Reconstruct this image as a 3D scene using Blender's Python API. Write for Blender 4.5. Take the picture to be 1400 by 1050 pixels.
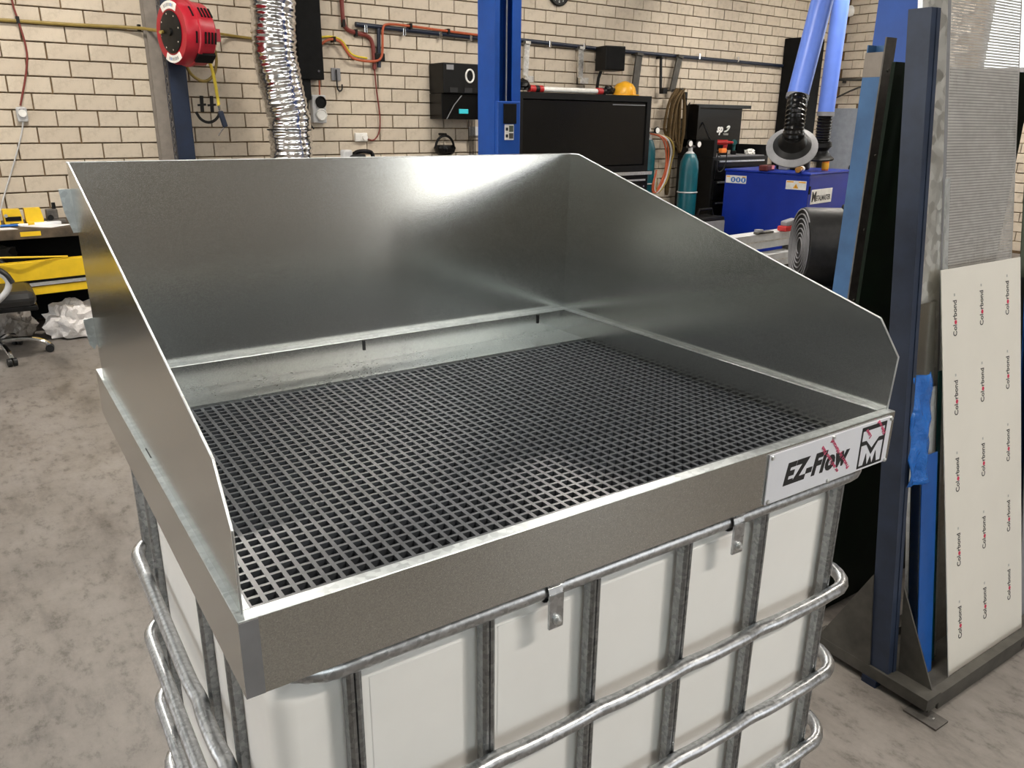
import bpy, bmesh, math, random
from mathutils import Matrix, Vector, Euler, noise
random.seed(7)
for o in list(bpy.data.objects): bpy.data.objects.remove(o)
scn = bpy.context.scene
COL = scn.collection
R = math.radians

# ---------------------------------------------------------------- camera, world, exposure
yaw, pitch, roll = 0.5929, 0.3220, 0.0115
fwd = Vector((math.sin(yaw)*math.cos(pitch), math.cos(yaw)*math.cos(pitch), -math.sin(pitch)))
rgt = Vector((math.cos(yaw), -math.sin(yaw), 0))
upv = rgt.cross(fwd)
r2 = math.cos(roll)*rgt + math.sin(roll)*upv
u2 = -math.sin(roll)*rgt + math.cos(roll)*upv
cam = bpy.data.cameras.new('camera'); camo = bpy.data.objects.new('camera', cam); COL.objects.link(camo)
m = Matrix((r2, u2, -fwd)).transposed().to_4x4(); m.translation = (-0.1594, -0.7462, 1.7535)
GR = Matrix.Rotation(math.radians(-3.0), 4, 'Z')     # the tray stands three degrees off the wall's direction
camo.matrix_world = GR @ m
cam.sensor_width = 36; cam.lens = 1083.2/1400*36; cam.clip_start = .02; cam.clip_end = 200
scn.camera = camo
world = bpy.data.worlds.new('overcast_sky'); scn.world = world; world.use_nodes = True
bg = world.node_tree.nodes['Background']; bg.inputs[0].default_value = (.94, .97, 1, 1); bg.inputs[1].default_value = 4.2
vs = scn.view_settings
vs.view_transform = 'Standard'; vs.look = 'None'; vs.gamma = 1; vs.use_curve_mapping = False; vs.exposure = 0.2
su = bpy.data.lights.new('sun', 'SUN'); su.energy = 14.0; su.angle = R(.6); su.color = (1, .93, .80)
suo = bpy.data.objects.new('sun', su); COL.objects.link(suo); suo.rotation_euler = Vector((.66, -.12, -.74)).to_track_quat('-Z', 'Y').to_euler()
LAMP_W = 60.0      # watts of one ceiling batten
LAMP_COL = (1, .93, .84)

# ---------------------------------------------------------------- materials
MATS = {}
def newmat(name):
    mt = bpy.data.materials.new(name); mt.use_nodes = True
    nt = mt.node_tree; b = nt.nodes['Principled BSDF']; MATS[name] = mt
    return mt, nt, b
def N(nt, t, **kw):
    n = nt.nodes.new(t)
    for k, v in kw.items(): setattr(n, k, v)
    return n
def ramp(nt, src, stops):
    r = N(nt, 'ShaderNodeValToRGB'); e = r.color_ramp.elements
    while len(e) < len(stops): e.new(.5)
    for el, (p, c) in zip(e, stops): el.position = p; el.color = (*c, 1) if len(c) == 3 else c
    nt.links.new(src, r.inputs[0]); return r.outputs[0]
def noise_tex(nt, scale, detail=4, rough=.6, coord='Object', stretch=None):
    tc = N(nt, 'ShaderNodeTexCoord'); n = N(nt, 'ShaderNodeTexNoise')
    n.inputs['Scale'].default_value = scale; n.inputs['Detail'].default_value = detail; n.inputs['Roughness'].default_value = rough
    if stretch:
        mp = N(nt, 'ShaderNodeMapping'); mp.inputs['Scale'].default_value = stretch
        nt.links.new(tc.outputs[coord], mp.inputs[0]); nt.links.new(mp.outputs[0], n.inputs['Vector'])
    else: nt.links.new(tc.outputs[coord], n.inputs['Vector'])
    return n.outputs['Fac']
def bump(nt, b, src, strength=.2, dist=.01):
    bp = N(nt, 'ShaderNodeBump'); bp.inputs['Strength'].default_value = strength; bp.inputs['Distance'].default_value = dist
    nt.links.new(src, bp.inputs['Height']); nt.links.new(bp.outputs[0], b.inputs['Normal'])
def paint(name, col, rough=.5, metal=0, var=.12, scale=12, bmp=0, spec=.5, coat=0):
    mt, nt, b = newmat(name)
    f = noise_tex(nt, scale)
    lo = tuple(max(0, c*(1-var)) for c in col); hi = tuple(min(1, c*(1+var)) for c in col)
    nt.links.new(ramp(nt, f, [(.3, lo), (.7, hi)]), b.inputs['Base Color'])
    b.inputs['Roughness'].default_value = rough; b.inputs['Metallic'].default_value = metal
    b.inputs['Specular IOR Level'].default_value = spec; b.inputs['Coat Weight'].default_value = coat
    if bmp: bump(nt, b, noise_tex(nt, scale*12), bmp, .002)
    return mt
def galv(name, lo, hi, r0, r1, scale=180, bmp=.03, big=.45):
    mt, nt, b = newmat(name)
    tc = N(nt, 'ShaderNodeTexCoord'); v = N(nt, 'ShaderNodeTexVoronoi'); v.inputs['Scale'].default_value = scale
    nt.links.new(tc.outputs['Object'], v.inputs['Vector'])
    sep = N(nt, 'ShaderNodeSeparateColor'); nt.links.new(v.outputs['Color'], sep.inputs[0])
    mx = N(nt, 'ShaderNodeMath', operation='MULTIPLY_ADD'); mx.inputs[1].default_value = 1-big
    nt.links.new(sep.outputs[0], mx.inputs[0]); ml = N(nt, 'ShaderNodeMath', operation='MULTIPLY'); ml.inputs[1].default_value = big
    nt.links.new(noise_tex(nt, 3.5, 6), ml.inputs[0]); nt.links.new(ml.outputs[0], mx.inputs[2])
    nt.links.new(ramp(nt, mx.outputs[0], [(.15, lo), (.8, hi)]), b.inputs['Base Color'])
    b.inputs['Metallic'].default_value = 1
    mr = N(nt, 'ShaderNodeMapRange'); mr.inputs[3].default_value = r0; mr.inputs[4].default_value = r1
    nt.links.new(mx.outputs[0], mr.inputs[0]); nt.links.new(mr.outputs[0], b.inputs['Roughness'])
    bump(nt, b, noise_tex(nt, 420, 2), bmp, .001)
    return mt
galv('galv_sheet', (.55, .56, .54), (.70, .705, .68), .15, .24, 750, .03, .25)
galv('galv_ledge', (.46, .48, .48), (.62, .64, .63), .24, .38, 300, .05)
galv('galv_rim', (.50, .535, .545), (.70, .74, .745), .32, .48, 120)
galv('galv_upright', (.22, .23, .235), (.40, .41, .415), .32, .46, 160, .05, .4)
galv('galv_pipe', (.42, .43, .44), (.62, .63, .64), .28, .42, 160, .03, .3)
galv('galv_bar', (.55, .54, .50), (.80, .79, .75), .35, .55, 40)
galv('galv_bright', (.70, .72, .72), (.88, .9, .9), .35, .5, 60)
galv('foil', (.70, .70, .70), (.92, .92, .92), .10, .18, 60, .2)
galv('chrome', (.75, .75, .76), (.9, .9, .9), .08, .15, 30, .0)
galv('perforated_steel', (.62, .60, .57), (.75, .73, .70), .5, .6, 60)
paint('grate_black', (.068, .075, .085), .34, var=.2, scale=40, spec=.6)
paint('tank_white', (.90, .885, .85), .5, var=.03, scale=4, spec=.3)
paint('plate_white', (.74, .75, .80), .35, var=.03)
paint('ink_black', (.012, .012, .013), .5)
paint('shade_black', (.0012, .0012, .0012), .95, spec=.02)
paint('ink_red', (.62, .03, .09), .5)
paint('film_red', (.70, .12, .22), .5)
paint('ink_blue', (.02, .16, .55), .5)
paint('ink_grey', (.45, .45, .43), .6)
paint('black_plastic', (.006, .006, .006), .42, var=.3, spec=.25)
paint('black_gloss', (.004, .004, .004), .25, var=.3, spec=.3)
paint('black_matt', (.006, .006, .006), .7, var=.3, spec=.15)
paint('rubber', (.012, .012, .012), .45, var=.4, scale=20, spec=.3)
paint('dark_steel', (.075, .07, .06), .6, metal=.3, var=.4, scale=9)
paint('raw_steel', (.13, .12, .11), .55, metal=.6, var=.35, scale=14)
paint('column_grey', (.24, .21, .18), .7, var=.15)
paint('hoist_blue', (.006, .065, .33), .38, var=.12, scale=6)
paint('navy', (.004, .012, .035), .5, var=.25, scale=8)
paint('rack_blue', (.022, .033, .062), .45, var=.25, scale=10)
paint('faded_blue', (.04, .12, .27), .5, var=.25, scale=7)
paint('cabinet_blue', (.003, .025, .30), .35, var=.1, scale=5)
paint('arm_blue', (.13, .24, .78), .38, var=.06, scale=5)
paint('arm_beam_blue', (.01, .10, .60), .35)
paint('pipe_blue', (.008, .014, .032), .4)
paint('sheet_blue', (.012, .09, .35), .35)
paint('dark_green', (.003, .010, .004), .5, var=.4, spec=.15)
paint('olive', (.06, .075, .05), .6)
paint('teal', (.003, .085, .11), .35)
paint('drill_teal', (.005, .10, .10), .5)
paint('reel_red', (.36, .010, .022), .33, var=.1)
paint('conduit_red', (.18, .03, .022), .5)
paint('hose_orange', (.42, .085, .03), .5)
paint('tool_orange', (.85, .22, .03), .4)
paint('tool_red', (.45, .02, .02), .4)
paint('hose_yellow', (.68, .52, .03), .45)
paint('hose_olive', (.28, .20, .045), .5)
paint('safety_yellow', (.82, .54, .015), .45, var=.1, scale=8)
paint('helmet_yellow', (.85, .42, .02), .35)
paint('strap_brown', (.10, .062, .022), .85, var=.3, scale=40)
paint('white_plastic', (.80, .79, .75), .4)
paint('off_white_sheet', (.76, .73, .66), .5, var=.03, scale=3)
paint('paper', (.85, .86, .88), .7, var=.02)
paint('light_grey', (.50, .50, .50), .5)
paint('lap_grey', (.28, .28, .29), .45, metal=.5)
paint('zinc_white', (.62, .63, .63), .45, metal=.35, var=.1)
paint('mid_grey', (.22, .22, .23), .5)
paint('door_grey', (.30, .33, .38), .4, var=.1)
paint('bench_top', (.075, .055, .035), .7, var=.6, scale=9)
paint('chair_leather', (.014, .014, .014), .38, var=.3)
paint('denim', (.02, .03, .065), .9, var=.4, scale=30)
paint('cloth_dark', (.012, .012, .012), .9)
paint('roof_sheet', (.30, .30, .29), .6, var=.08)
paint('plaster', (.27, .245, .215), .8, var=.1, scale=3)
paint('apron', (.42, .41, .39), .8, var=.15, scale=2)
paint('maroon', (.10, .015, .015), .4)
paint('cyan_lamp', (.05, .6, .7), .4)
paint('pink', (.75, .25, .28), .6)
paint('amber_glass', (.30, .14, .02), .2)
paint('spray_black', (.015, .014, .012), .8)

# crumpled white plastic
mt, nt, b = newmat('plastic_bag'); b.inputs['Base Color'].default_value = (.74, .71, .69, 1); b.inputs['Roughness'].default_value = .32
bump(nt, b, noise_tex(nt, 26, 5), .5, .03)
mt, nt, b = newmat('plastic_bag_grey'); b.inputs['Base Color'].default_value = (.30, .27, .24, 1); b.inputs['Roughness'].default_value = .4
bump(nt, b, noise_tex(nt, 26, 5), .5, .03)
mt, nt, b = newmat('blue_film'); b.inputs['Base Color'].default_value = (.02, .17, .62, 1); b.inputs['Roughness'].default_value = .12
b.inputs['Alpha'].default_value = .8
bump(nt, b, noise_tex(nt, 30, 4), .6, .03)
# concrete floor
mt, nt, b = newmat('concrete')
f1 = noise_tex(nt, .8, 8, .65); f2 = noise_tex(nt, 3.2, 10, .72, stretch=(1, .4, 1)); f3 = noise_tex(nt, 70, 3)
c1 = ramp(nt, f1, [(.30, (.142, .129, .118)), (.5, (.208, .190, .174)), (.72, (.252, .232, .212))])
c2 = ramp(nt, f2, [(.34, (.38, .37, .36)), (.46, (.86, .85, .83)), (.6, (1, 1, 1)), (.72, (1.12, 1.1, 1.08))])
mx = N(nt, 'ShaderNodeMix', data_type='RGBA', blend_type='MULTIPLY'); mx.inputs[0].default_value = .8
nt.links.new(c1, mx.inputs[6]); nt.links.new(c2, mx.inputs[7])
f4 = noise_tex(nt, 16, 12, .75, stretch=(1, .55, 1)); c4 = ramp(nt, f4, [(.36, (.44, .42, .40)), (.47, (.95, .94, .93)), (.6, (1.08, 1.07, 1.06))])
mx2 = N(nt, 'ShaderNodeMix', data_type='RGBA', blend_type='MULTIPLY'); mx2.inputs[0].default_value = .85
nt.links.new(mx.outputs[2], mx2.inputs[6]); nt.links.new(c4, mx2.inputs[7]); nt.links.new(mx2.outputs[2], b.inputs['Base Color'])
nt.links.new(ramp(nt, f2, [(.3, (.35,)*3), (.7, (.6,)*3)]), b.inputs['Roughness'])
bump(nt, b, f3, .15, .004)
# bricks and mortar
mt, nt, b = newmat('cream_brick')
f = noise_tex(nt, 14, 8, .7); g = noise_tex(nt, 90, 3)
oi = N(nt, 'ShaderNodeObjectInfo'); ge = N(nt, 'ShaderNodeNewGeometry')
ad = N(nt, 'ShaderNodeMath', operation='ADD'); nt.links.new(oi.outputs['Random'], ad.inputs[0]); nt.links.new(ge.outputs['Random Per Island'], ad.inputs[1])
fr = N(nt, 'ShaderNodeMath', operation='FRACT'); nt.links.new(ad.outputs[0], fr.inputs[0])
c1 = ramp(nt, fr.outputs[0], [(0, (.56, .48, .38)), (.5, (.59, .51, .405)), (1, (.62, .54, .43))])
c2 = ramp(nt, f, [(.28, (.72, .70, .66)), (.5, (1, 1, 1)), (.75, (1.06, 1.05, 1.04))])
mx = N(nt, 'ShaderNodeMix', data_type='RGBA', blend_type='MULTIPLY'); mx.inputs[0].default_value = .8
nt.links.new(c1, mx.inputs[6]); nt.links.new(c2, mx.inputs[7]); nt.links.new(mx.outputs[2], b.inputs['Base Color'])
b.inputs['Roughness'].default_value = .8; bump(nt, b, g, .25, .004)
paint('mortar', (.22, .145, .075), .9, var=.3, scale=20)
# lamp diffuser
mt, nt, b = newmat('lamp_glow'); b.inputs['Emission Color'].default_value = (*LAMP_COL, 1); b.inputs['Emission Strength'].default_value = 14
# clear thin window pane
mt = bpy.data.materials.new('glass'); mt.use_nodes = True; MATS['glass'] = mt; nt = mt.node_tree
tr = N(nt, 'ShaderNodeBsdfTransparent'); tr.inputs[0].default_value = (.93, .95, .94, 1); gl = N(nt, 'ShaderNodeBsdfGlossy'); gl.inputs['Roughness'].default_value = .05
ms = N(nt, 'ShaderNodeMixShader'); ms.inputs[0].default_value = .06
nt.links.new(tr.outputs[0], ms.inputs[1]); nt.links.new(gl.outputs[0], ms.inputs[2]); nt.links.new(ms.outputs[0], nt.nodes['Material Output'].inputs[0])

# ---------------------------------------------------------------- mesh helpers
I4 = Matrix.Identity(4)
def T(x=0, y=0, z=0): return Matrix.Translation((x, y, z))
def RX(a): return Matrix.Rotation(R(a), 4, 'X')
def RY(a): return Matrix.Rotation(R(a), 4, 'Y')
def RZ(a): return Matrix.Rotation(R(a), 4, 'Z')
class MB:
    def __init__(s): s.v = []; s.f = []; s.sm = []
    def add(s, vs, fs, M=I4, smooth=False):
        k = len(s.v); s.v += [tuple(M @ Vector(p)) for p in vs]
        s.f += [tuple(i+k for i in f) for f in fs]; s.sm += [smooth]*len(fs); return s
    def box(s, x0, x1, y0, y1, z0, z1, M=I4, bev=0):
        if bev:
            bm = bmesh.new(); bmesh.ops.create_cube(bm, size=1)
            for v in bm.verts: v.co = ((x0+x1)/2+v.co.x*(x1-x0), (y0+y1)/2+v.co.y*(y1-y0), (z0+z1)/2+v.co.z*(z1-z0))
            bmesh.ops.bevel(bm, geom=bm.edges[:], offset=bev, segments=2, affect='EDGES', profile=.5)
            bm.verts.index_update(); s.add([v.co[:] for v in bm.verts], [[v.index for v in f.verts] for f in bm.faces], M); bm.free(); return s
        return s.add([(x, y, z) for x in (x0, x1) for y in (y0, y1) for z in (z0, z1)],
                     [(0, 1, 3, 2), (4, 6, 7, 5), (0, 4, 5, 1), (2, 3, 7, 6), (0, 2, 6, 4), (1, 5, 7, 3)], M)
    def prism(s, poly, d0, d1, M=I4):
        n = len(poly); vs = [(x, y, d0) for x, y in poly]+[(x, y, d1) for x, y in poly]
        return s.add(vs, [tuple(range(n-1, -1, -1)), tuple(range(n, 2*n))]+[(i, (i+1) % n, n+(i+1) % n, n+i) for i in range(n)], M)
    def lathe(s, prof, seg=24, M=I4, smooth=True, jit=0):
        vs = []; fs = []; n = len(prof)
        for i in range(seg):
            a = 2*math.pi*i/seg
            for r, z in prof: vs.append((r*math.cos(a), r*math.sin(a), z))
        for i in range(seg):
            j = (i+1) % seg
            for k in range(n-1): fs.append((i*n+k, j*n+k, j*n+k+1, i*n+k+1))
        if prof[0][0] > 1e-5: fs.append(tuple(i*n for i in range(seg-1, -1, -1)))
        if prof[-1][0] > 1e-5: fs.append(tuple(i*n+n-1 for i in range(seg)))
        return s.add(vs, fs, M, smooth)
    def cyl(s, p0, p1, r, seg=16, r1=None, M=I4):
        p0 = Vector(p0); p1 = Vector(p1); d = p1-p0
        Q = T(*p0) @ d.to_track_quat('Z', 'Y').to_matrix().to_4x4()
        return s.lathe([(r, 0), (r if r1 is None else r1, d.length)], seg, M @ Q)
    def tube(s, pts, r, seg=10, M=I4, closed=False, smoothpts=0, rf=None, flat=1):
        P = [Vector(p) for p in pts]
        for _ in range(smoothpts):
            Q = [] if closed else [P[0]]
            for i in range(len(P) if closed else len(P)-1):
                a, b_ = P[i], P[(i+1) % len(P)]; Q += [a*.75+b_*.25, a*.25+b_*.75]
            if not closed: Q.append(P[-1])
            P = Q
        n = len(P); vs = []; fs = []; prev = None
        for i in range(n):
            t = (P[(i+1) % n]-P[i-1]) if closed else (P[min(i+1, n-1)]-P[max(i-1, 0)])
            t.normalize()
            if prev is None:
                ref = Vector((0, 0, 1)) if abs(t.z) < .9 else Vector((1, 0, 0)); nx = t.cross(ref).normalized()
            else: nx = (prev-t*prev.dot(t)).normalized()
            prev = nx; ny = t.cross(nx); rr = r if rf is None else r*rf(i, n)
            for k in range(seg):
                a = 2*math.pi*k/seg; vs.append(P[i]+(nx*math.cos(a)+ny*math.sin(a)*flat)*rr)
        for i in range(n if closed else n-1):
            j = (i+1) % n
            for k in range(seg): l = (k+1) % seg; fs.append((i*seg+k, i*seg+l, j*seg+l, j*seg+k))
        if not closed: fs.append(tuple(range(seg-1, -1, -1))); fs.append(tuple((n-1)*seg+k for k in range(seg)))
        return s.add([tuple(v) for v in vs], fs, M, True)
    def blob(s, c, size, seed=0, amp=.25, sub=3, freq=2.5, M=I4, flatbottom=True):
        bm = bmesh.new(); bmesh.ops.create_icosphere(bm, subdivisions=sub, radius=1)
        for v in bm.verts:
            d = noise.noise(v.co*freq+Vector((seed*7.1, seed*3.3, 0)))*amp+noise.noise(v.co*freq*2.7+Vector((seed, 5, 2)))*amp*.6
            p = v.co*(1+d)
            if flatbottom and p.z < -.55: p.z = -.55-(p.z+.55)*.1
            v.co = (c[0]+p.x*size[0], c[1]+p.y*size[1], c[2]+p.z*size[2])
        bm.verts.index_update(); s.add([v.co[:] for v in bm.verts], [[v.index for v in f.verts] for f in bm.faces], M, True); bm.free(); return s
    def build(s, name, mat, parent=None, label=None):
        me = bpy.data.meshes.new(name); me.from_pydata(s.v, [], s.f); me.polygons.foreach_set('use_smooth', s.sm)
        bm = bmesh.new(); bm.from_mesh(me); bmesh.ops.recalc_face_normals(bm, faces=bm.faces[:]); bm.to_mesh(me); bm.free()
        if any(s.sm) and not all(s.sm): pass
        me.update(); me.materials.append(MATS[mat])
        if any(s.sm):
            try: me.set_sharp_from_angle(angle=R(40))
            except Exception: pass
        o = bpy.data.objects.new(name, me); COL.objects.link(o); o.parent = parent
        if label: o['label'] = label
        return o
class WT(tuple): pass         # a place given in the wall's frame; all other places are in the tray's frame
TRAY_FRAME = []
def tag(o, label, cat=None, group=None, kind=None):
    o['label'] = label
    if cat: o['category'] = cat
    if group: o['group'] = group
    if kind: o['kind'] = kind
    return o
def thing(name, label, cat, loc=(0, 0, 0), rz=0, group=None):
    o = bpy.data.objects.new(name, None); COL.objects.link(o); o.location = loc; o.rotation_euler = (0, 0, R(rz)); o.empty_display_size = .05
    if not isinstance(loc, WT): TRAY_FRAME.append(o)
    return tag(o, label, cat, group)
def text(name, body, size, mat, parent, M, extrude=.0006, shear=0, bold=0, align='CENTER', space=1, sx=1):
    cu = bpy.data.curves.new('t', 'FONT'); cu.body = body; cu.size = size; cu.extrude = extrude; cu.shear = shear; cu.offset = bold
    cu.align_x = align; cu.align_y = 'CENTER'; cu.space_character = space; cu.resolution_u = 3
    ob = bpy.data.objects.new('t', cu); COL.objects.link(ob); bpy.context.view_layer.update()
    me = bpy.data.meshes.new_from_object(ob); bpy.data.objects.remove(ob); bpy.data.curves.remove(cu)
    me.transform(M @ Matrix.Diagonal((sx, 1, 1, 1))); me.materials.clear(); me.materials.append(MATS[mat]); me.name = name
    o = bpy.data.objects.new(name, me); COL.objects.link(o); o.parent = parent; return o
def copy_tree(o, parent=None):
    c = o.copy(); COL.objects.link(c); c.parent = parent
    for ch in list(o.children): copy_tree(ch, c)
    return c
def smooth_bevel(o, w=.004, seg=2):
    md = o.modifiers.new('bevel', 'BEVEL'); md.width = w; md.segments = seg; md.limit_method = 'ANGLE'; md.angle_limit = R(50); return o

# back wall frame: s runs along the wall, off is the distance out from it
WO = GR @ Vector((-.5833, 7.3428, 0)); WA = 0.0
WM = T(*WO) @ RZ(WA)
def W(s, off, z=0): return WT(WM @ Vector((s, -off, z)))
S_RIGHT, S_LEFT, OFF_FRONT, H = 12.7, -5.0, 14.0, 5.0

# ---------------------------------------------------------------- structure
def struct(name, mb, mat, label=None, parent=None):
    o = mb.build(name, mat, parent)
    if parent is None: o['kind'] = 'structure'
    if label: o['label'] = label
    return o
struct('floor', MB().box(S_LEFT-.3, S_RIGHT+.3, -OFF_FRONT-.3, .3, -.12, 0, WM), 'concrete', 'worn grey brown concrete workshop floor')
o = struct('ground_outside', MB().box(-40, 40, -OFF_FRONT-40, 20, -.3, -.125, WM), 'apron', 'pale concrete yard outside the roller door')
struct('ceiling', MB().box(S_LEFT-.3, S_RIGHT+.3, -OFF_FRONT-.3, .3, H, H+.1, WM), 'roof_sheet', 'grey sheet roof of the workshop')
BZ0, BZ1 = 4.05, 4.85      # clear sheeting band above the blocks
wb = struct('wall_back', MB().box(S_LEFT-.3, S_RIGHT+.3, .008, .25, 0, BZ0, WM).box(S_LEFT-.3, S_RIGHT+.3, .008, .25, BZ1, H, WM), 'mortar', 'cream block wall with brown mortar joints')
wn = struct('window_3', MB().box(S_LEFT, S_RIGHT, .05, .15, BZ0, BZ0+.05, WM).box(S_LEFT, S_RIGHT, .05, .15, BZ1-.05, BZ1, WM), 'mid_grey', 'clear sheeting band above the block wall')
for k in range(19): MB().box(S_LEFT+k*.98, S_LEFT+k*.98+.05, .05, .15, BZ0+.05, BZ1-.05, WM).build('mullion', 'mid_grey', wn)
for k in range(18): MB().box(S_LEFT+k*.98+.05, S_LEFT+k*.98+.98, .098, .102, BZ0+.05, BZ1-.05, WM).build('pane', 'glass', wn)
BL, BH, JT = .325, .1345, .011
def brick_mesh(name, L, Hh, D=.03):
    c = .004; x, z = L/2-JT/2, Hh/2-JT/2
    vs = [(-x, 0, -z), (x, 0, -z), (x, 0, z), (-x, 0, z), (-x, -D+.012, -z), (x, -D+.012, -z), (x, -D+.012, z), (-x, -D+.012, z),
          (-x+c, -D+.008, -z+c), (x-c, -D+.008, -z+c), (x-c, -D+.008, z-c), (-x+c, -D+.008, z-c)]
    fs = [(0, 1, 5, 4), (1, 2, 6, 5), (2, 3, 7, 6), (3, 0, 4, 7), (4, 5, 9, 8), (5, 6, 10, 9), (6, 7, 11, 10), (7, 4, 8, 11), (8, 9, 10, 11)]
    return vs, fs
bv, bf = brick_mesh('brick', BL, BH)
bme = bpy.data.meshes.new('brick'); bme.from_pydata(bv, [], bf); bme.materials.append(MATS['cream_brick']); bme.update()
cells = []
for r_ in range(-14, 24):
    zc = 1.786+(r_+.5)*BH
    if zc < BH/2 or zc > BZ0-.06: continue
    for k in range(-20, 42):
        sc = .836-.16+(k+.5*((r_+1) % 2))*BL
        if S_LEFT < sc-.1 and sc+BL/2 < S_RIGHT+.02: cells.append((sc, zc))
inview = [c for c in cells if .55 < c[0] < 7.4 and c[1] > 1.05 and c[1] < 2.75+.045*c[0]]
inview.sort(key=lambda c: c[0]); hero = set(inview[:300])
rest = MB()
for c in cells:
    M_ = WM @ T(c[0]+random.uniform(-.002, .002), random.uniform(-.002, .002), c[1]) @ RY(random.uniform(-.25, .25))
    if c in hero:
        o = bpy.data.objects.new('brick', bme); COL.objects.link(o); o.parent = wb; o.matrix_basis = M_
    else: rest.add(bv, bf, M_)
o = rest.build('brickwork', 'cream_brick', wb); o['kind'] = 'stuff'
# right wall with a doorway next to the corner and a high window
wr = MB(); x0, x1 = S_RIGHT, S_RIGHT+.2
DO0, DO1, DH = .72, 1.75, 1.98
WN0, WN1, WZ0, WZ1 = 2.28, 4.2, 2.02, 3.75
for a, b_, z0, z1 in ((0, DO0, 0, H), (DO0, DO1, DH, H), (DO1, WN0, 0, H), (WN0, WN1, 0, WZ0), (WN0, WN1, WZ1, H), (WN1, OFF_FRONT, 0, H)):
    wr.box(x0+.01, x1, -b_, -a, z0, z1, WM)
wrr = struct('wall_right', wr, 'mortar', 'cream block wall with a doorway and a high window')
restr = MB(); nobj = 0
bmr = None
for r_ in range(-14, 24):
    zc = 1.786+(r_+.5)*BH
    if zc < BH/2 or zc > H-.06: continue
    for k in range(0, 43):
        oc = .16+(k+.5*(r_ % 2))*BL
        if oc+BL/2 > DO0-.02 and oc-BL/2 < DO1+.02 and zc < DH+.05: continue
        if oc+BL/2 > WN0-.02 and oc-BL/2 < WN1+.02 and WZ0-.06 < zc < WZ1+.06: continue
        M_ = WM @ T(S_RIGHT, -oc, zc) @ RZ(-90) @ RY(random.uniform(-.25, .25))
        if oc < 1.3 and 1.9 < zc < 3.7:
            o = bpy.data.objects.new('brick', bme); COL.objects.link(o); o.parent = wrr; o.matrix_basis = M_
        else: restr.add(bv, bf, M_)
o = restr.build('brickwork', 'cream_brick', wrr); o['kind'] = 'stuff'
wn = struct('window_1', MB().box(x0+.02, x0+.08, -WN0, -WN1, WZ0, WZ0+.05, WM).box(x0+.02, x0+.08, -WN0, -WN1, WZ1-.05, WZ1, WM)
       .box(x0+.02, x0+.08, -WN0, -WN0-.05, WZ0, WZ1, WM).box(x0+.02, x0+.08, -WN1+.05, -WN1, WZ0, WZ1, WM)
       .box(x0+.02, x0+.08, -WN0, -WN1, 2.32, 2.52, WM), 'mid_grey', 'high grey framed window in the block wall')
MB().box(x0+.045, x0+.05, -WN0-.05, -WN1+.05, 2.52, WZ1-.05, WM).build('pane', 'glass', wn)
MB().box(x0+.045, x0+.05, -WN0-.05, -WN1+.05, WZ0+.05, 2.32, WM).build('pane', 'glass', wn)
dr = struct('door_1', MB().box(x0-.07, x0-.02, -.66, -.1, .01, 1.99, WM, .006), 'door_grey', 'grey door leaf folded back beside the doorway')
MB().box(x0-.10, x0-.07, -.60, -.56, .95, 1.1, WM, .004).build('door_handle', 'chrome', dr)
struct('trim_1', MB().box(x0-.03, x0+.12, -DO0-.05, -DO0, 0, DH, WM).box(x0-.03, x0+.12, -DO1, -DO1+.05, 0, DH, WM).box(x0-.04, x0+.12, -DO1-.05, -DO0+.1, DH, DH+.07, WM), 'black_plastic', 'dark frame around the doorway')
wl = struct('wall_left', MB().box(S_LEFT-.25, S_LEFT, -1.7, 0, 0, H, WM).box(S_LEFT-.25, S_LEFT, -5.3, -1.7, 3.3, H, WM).box(S_LEFT-.25, S_LEFT, -OFF_FRONT, -5.3, 0, H, WM), 'plaster', 'plain left wall of the workshop with an open roller door')
wf = MB(); ROLL0, ROLL1, RH = 4.4, 6.2, 4.4
CZ0, CZ1, CS0, CS1 = 2.4, 4.75, -4.9, .9      # unseen high strip opening, added to brighten the tank front
for a, b_, z0, z1 in ((S_LEFT-.3, CS0, 0, H), (CS0, CS1, 0, CZ0), (CS0, CS1, CZ1, H), (CS1, ROLL0, 0, H), (ROLL0, ROLL1, RH, H), (ROLL1, S_RIGHT+.3, 0, H)): wf.box(a, b_, -OFF_FRONT-.25, -OFF_FRONT, z0, z1, WM)
struct('wall_front', wf, 'plaster', 'front wall with an open roller door')
wn = struct('added_window', MB().box(CS0, CS1, -OFF_FRONT-.15, -OFF_FRONT-.05, CZ0, CZ0+.06, WM).box(CS0, CS1, -OFF_FRONT-.15, -OFF_FRONT-.05, CZ1-.06, CZ1, WM), 'mid_grey', 'unseen high strip window added to light the tank front')
for k in range(7): MB().box(CS0+k*.956, CS0+k*.956+.06, -OFF_FRONT-.15, -OFF_FRONT-.05, CZ0+.06, CZ1-.06, WM).build('mullion', 'mid_grey', wn)
for k in range(6): MB().box(CS0+k*.956+.06, CS0+k*.956+.956, -OFF_FRONT-.102, -OFF_FRONT-.098, CZ0+.06, CZ1-.06, WM).build('pane', 'glass', wn)


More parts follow.
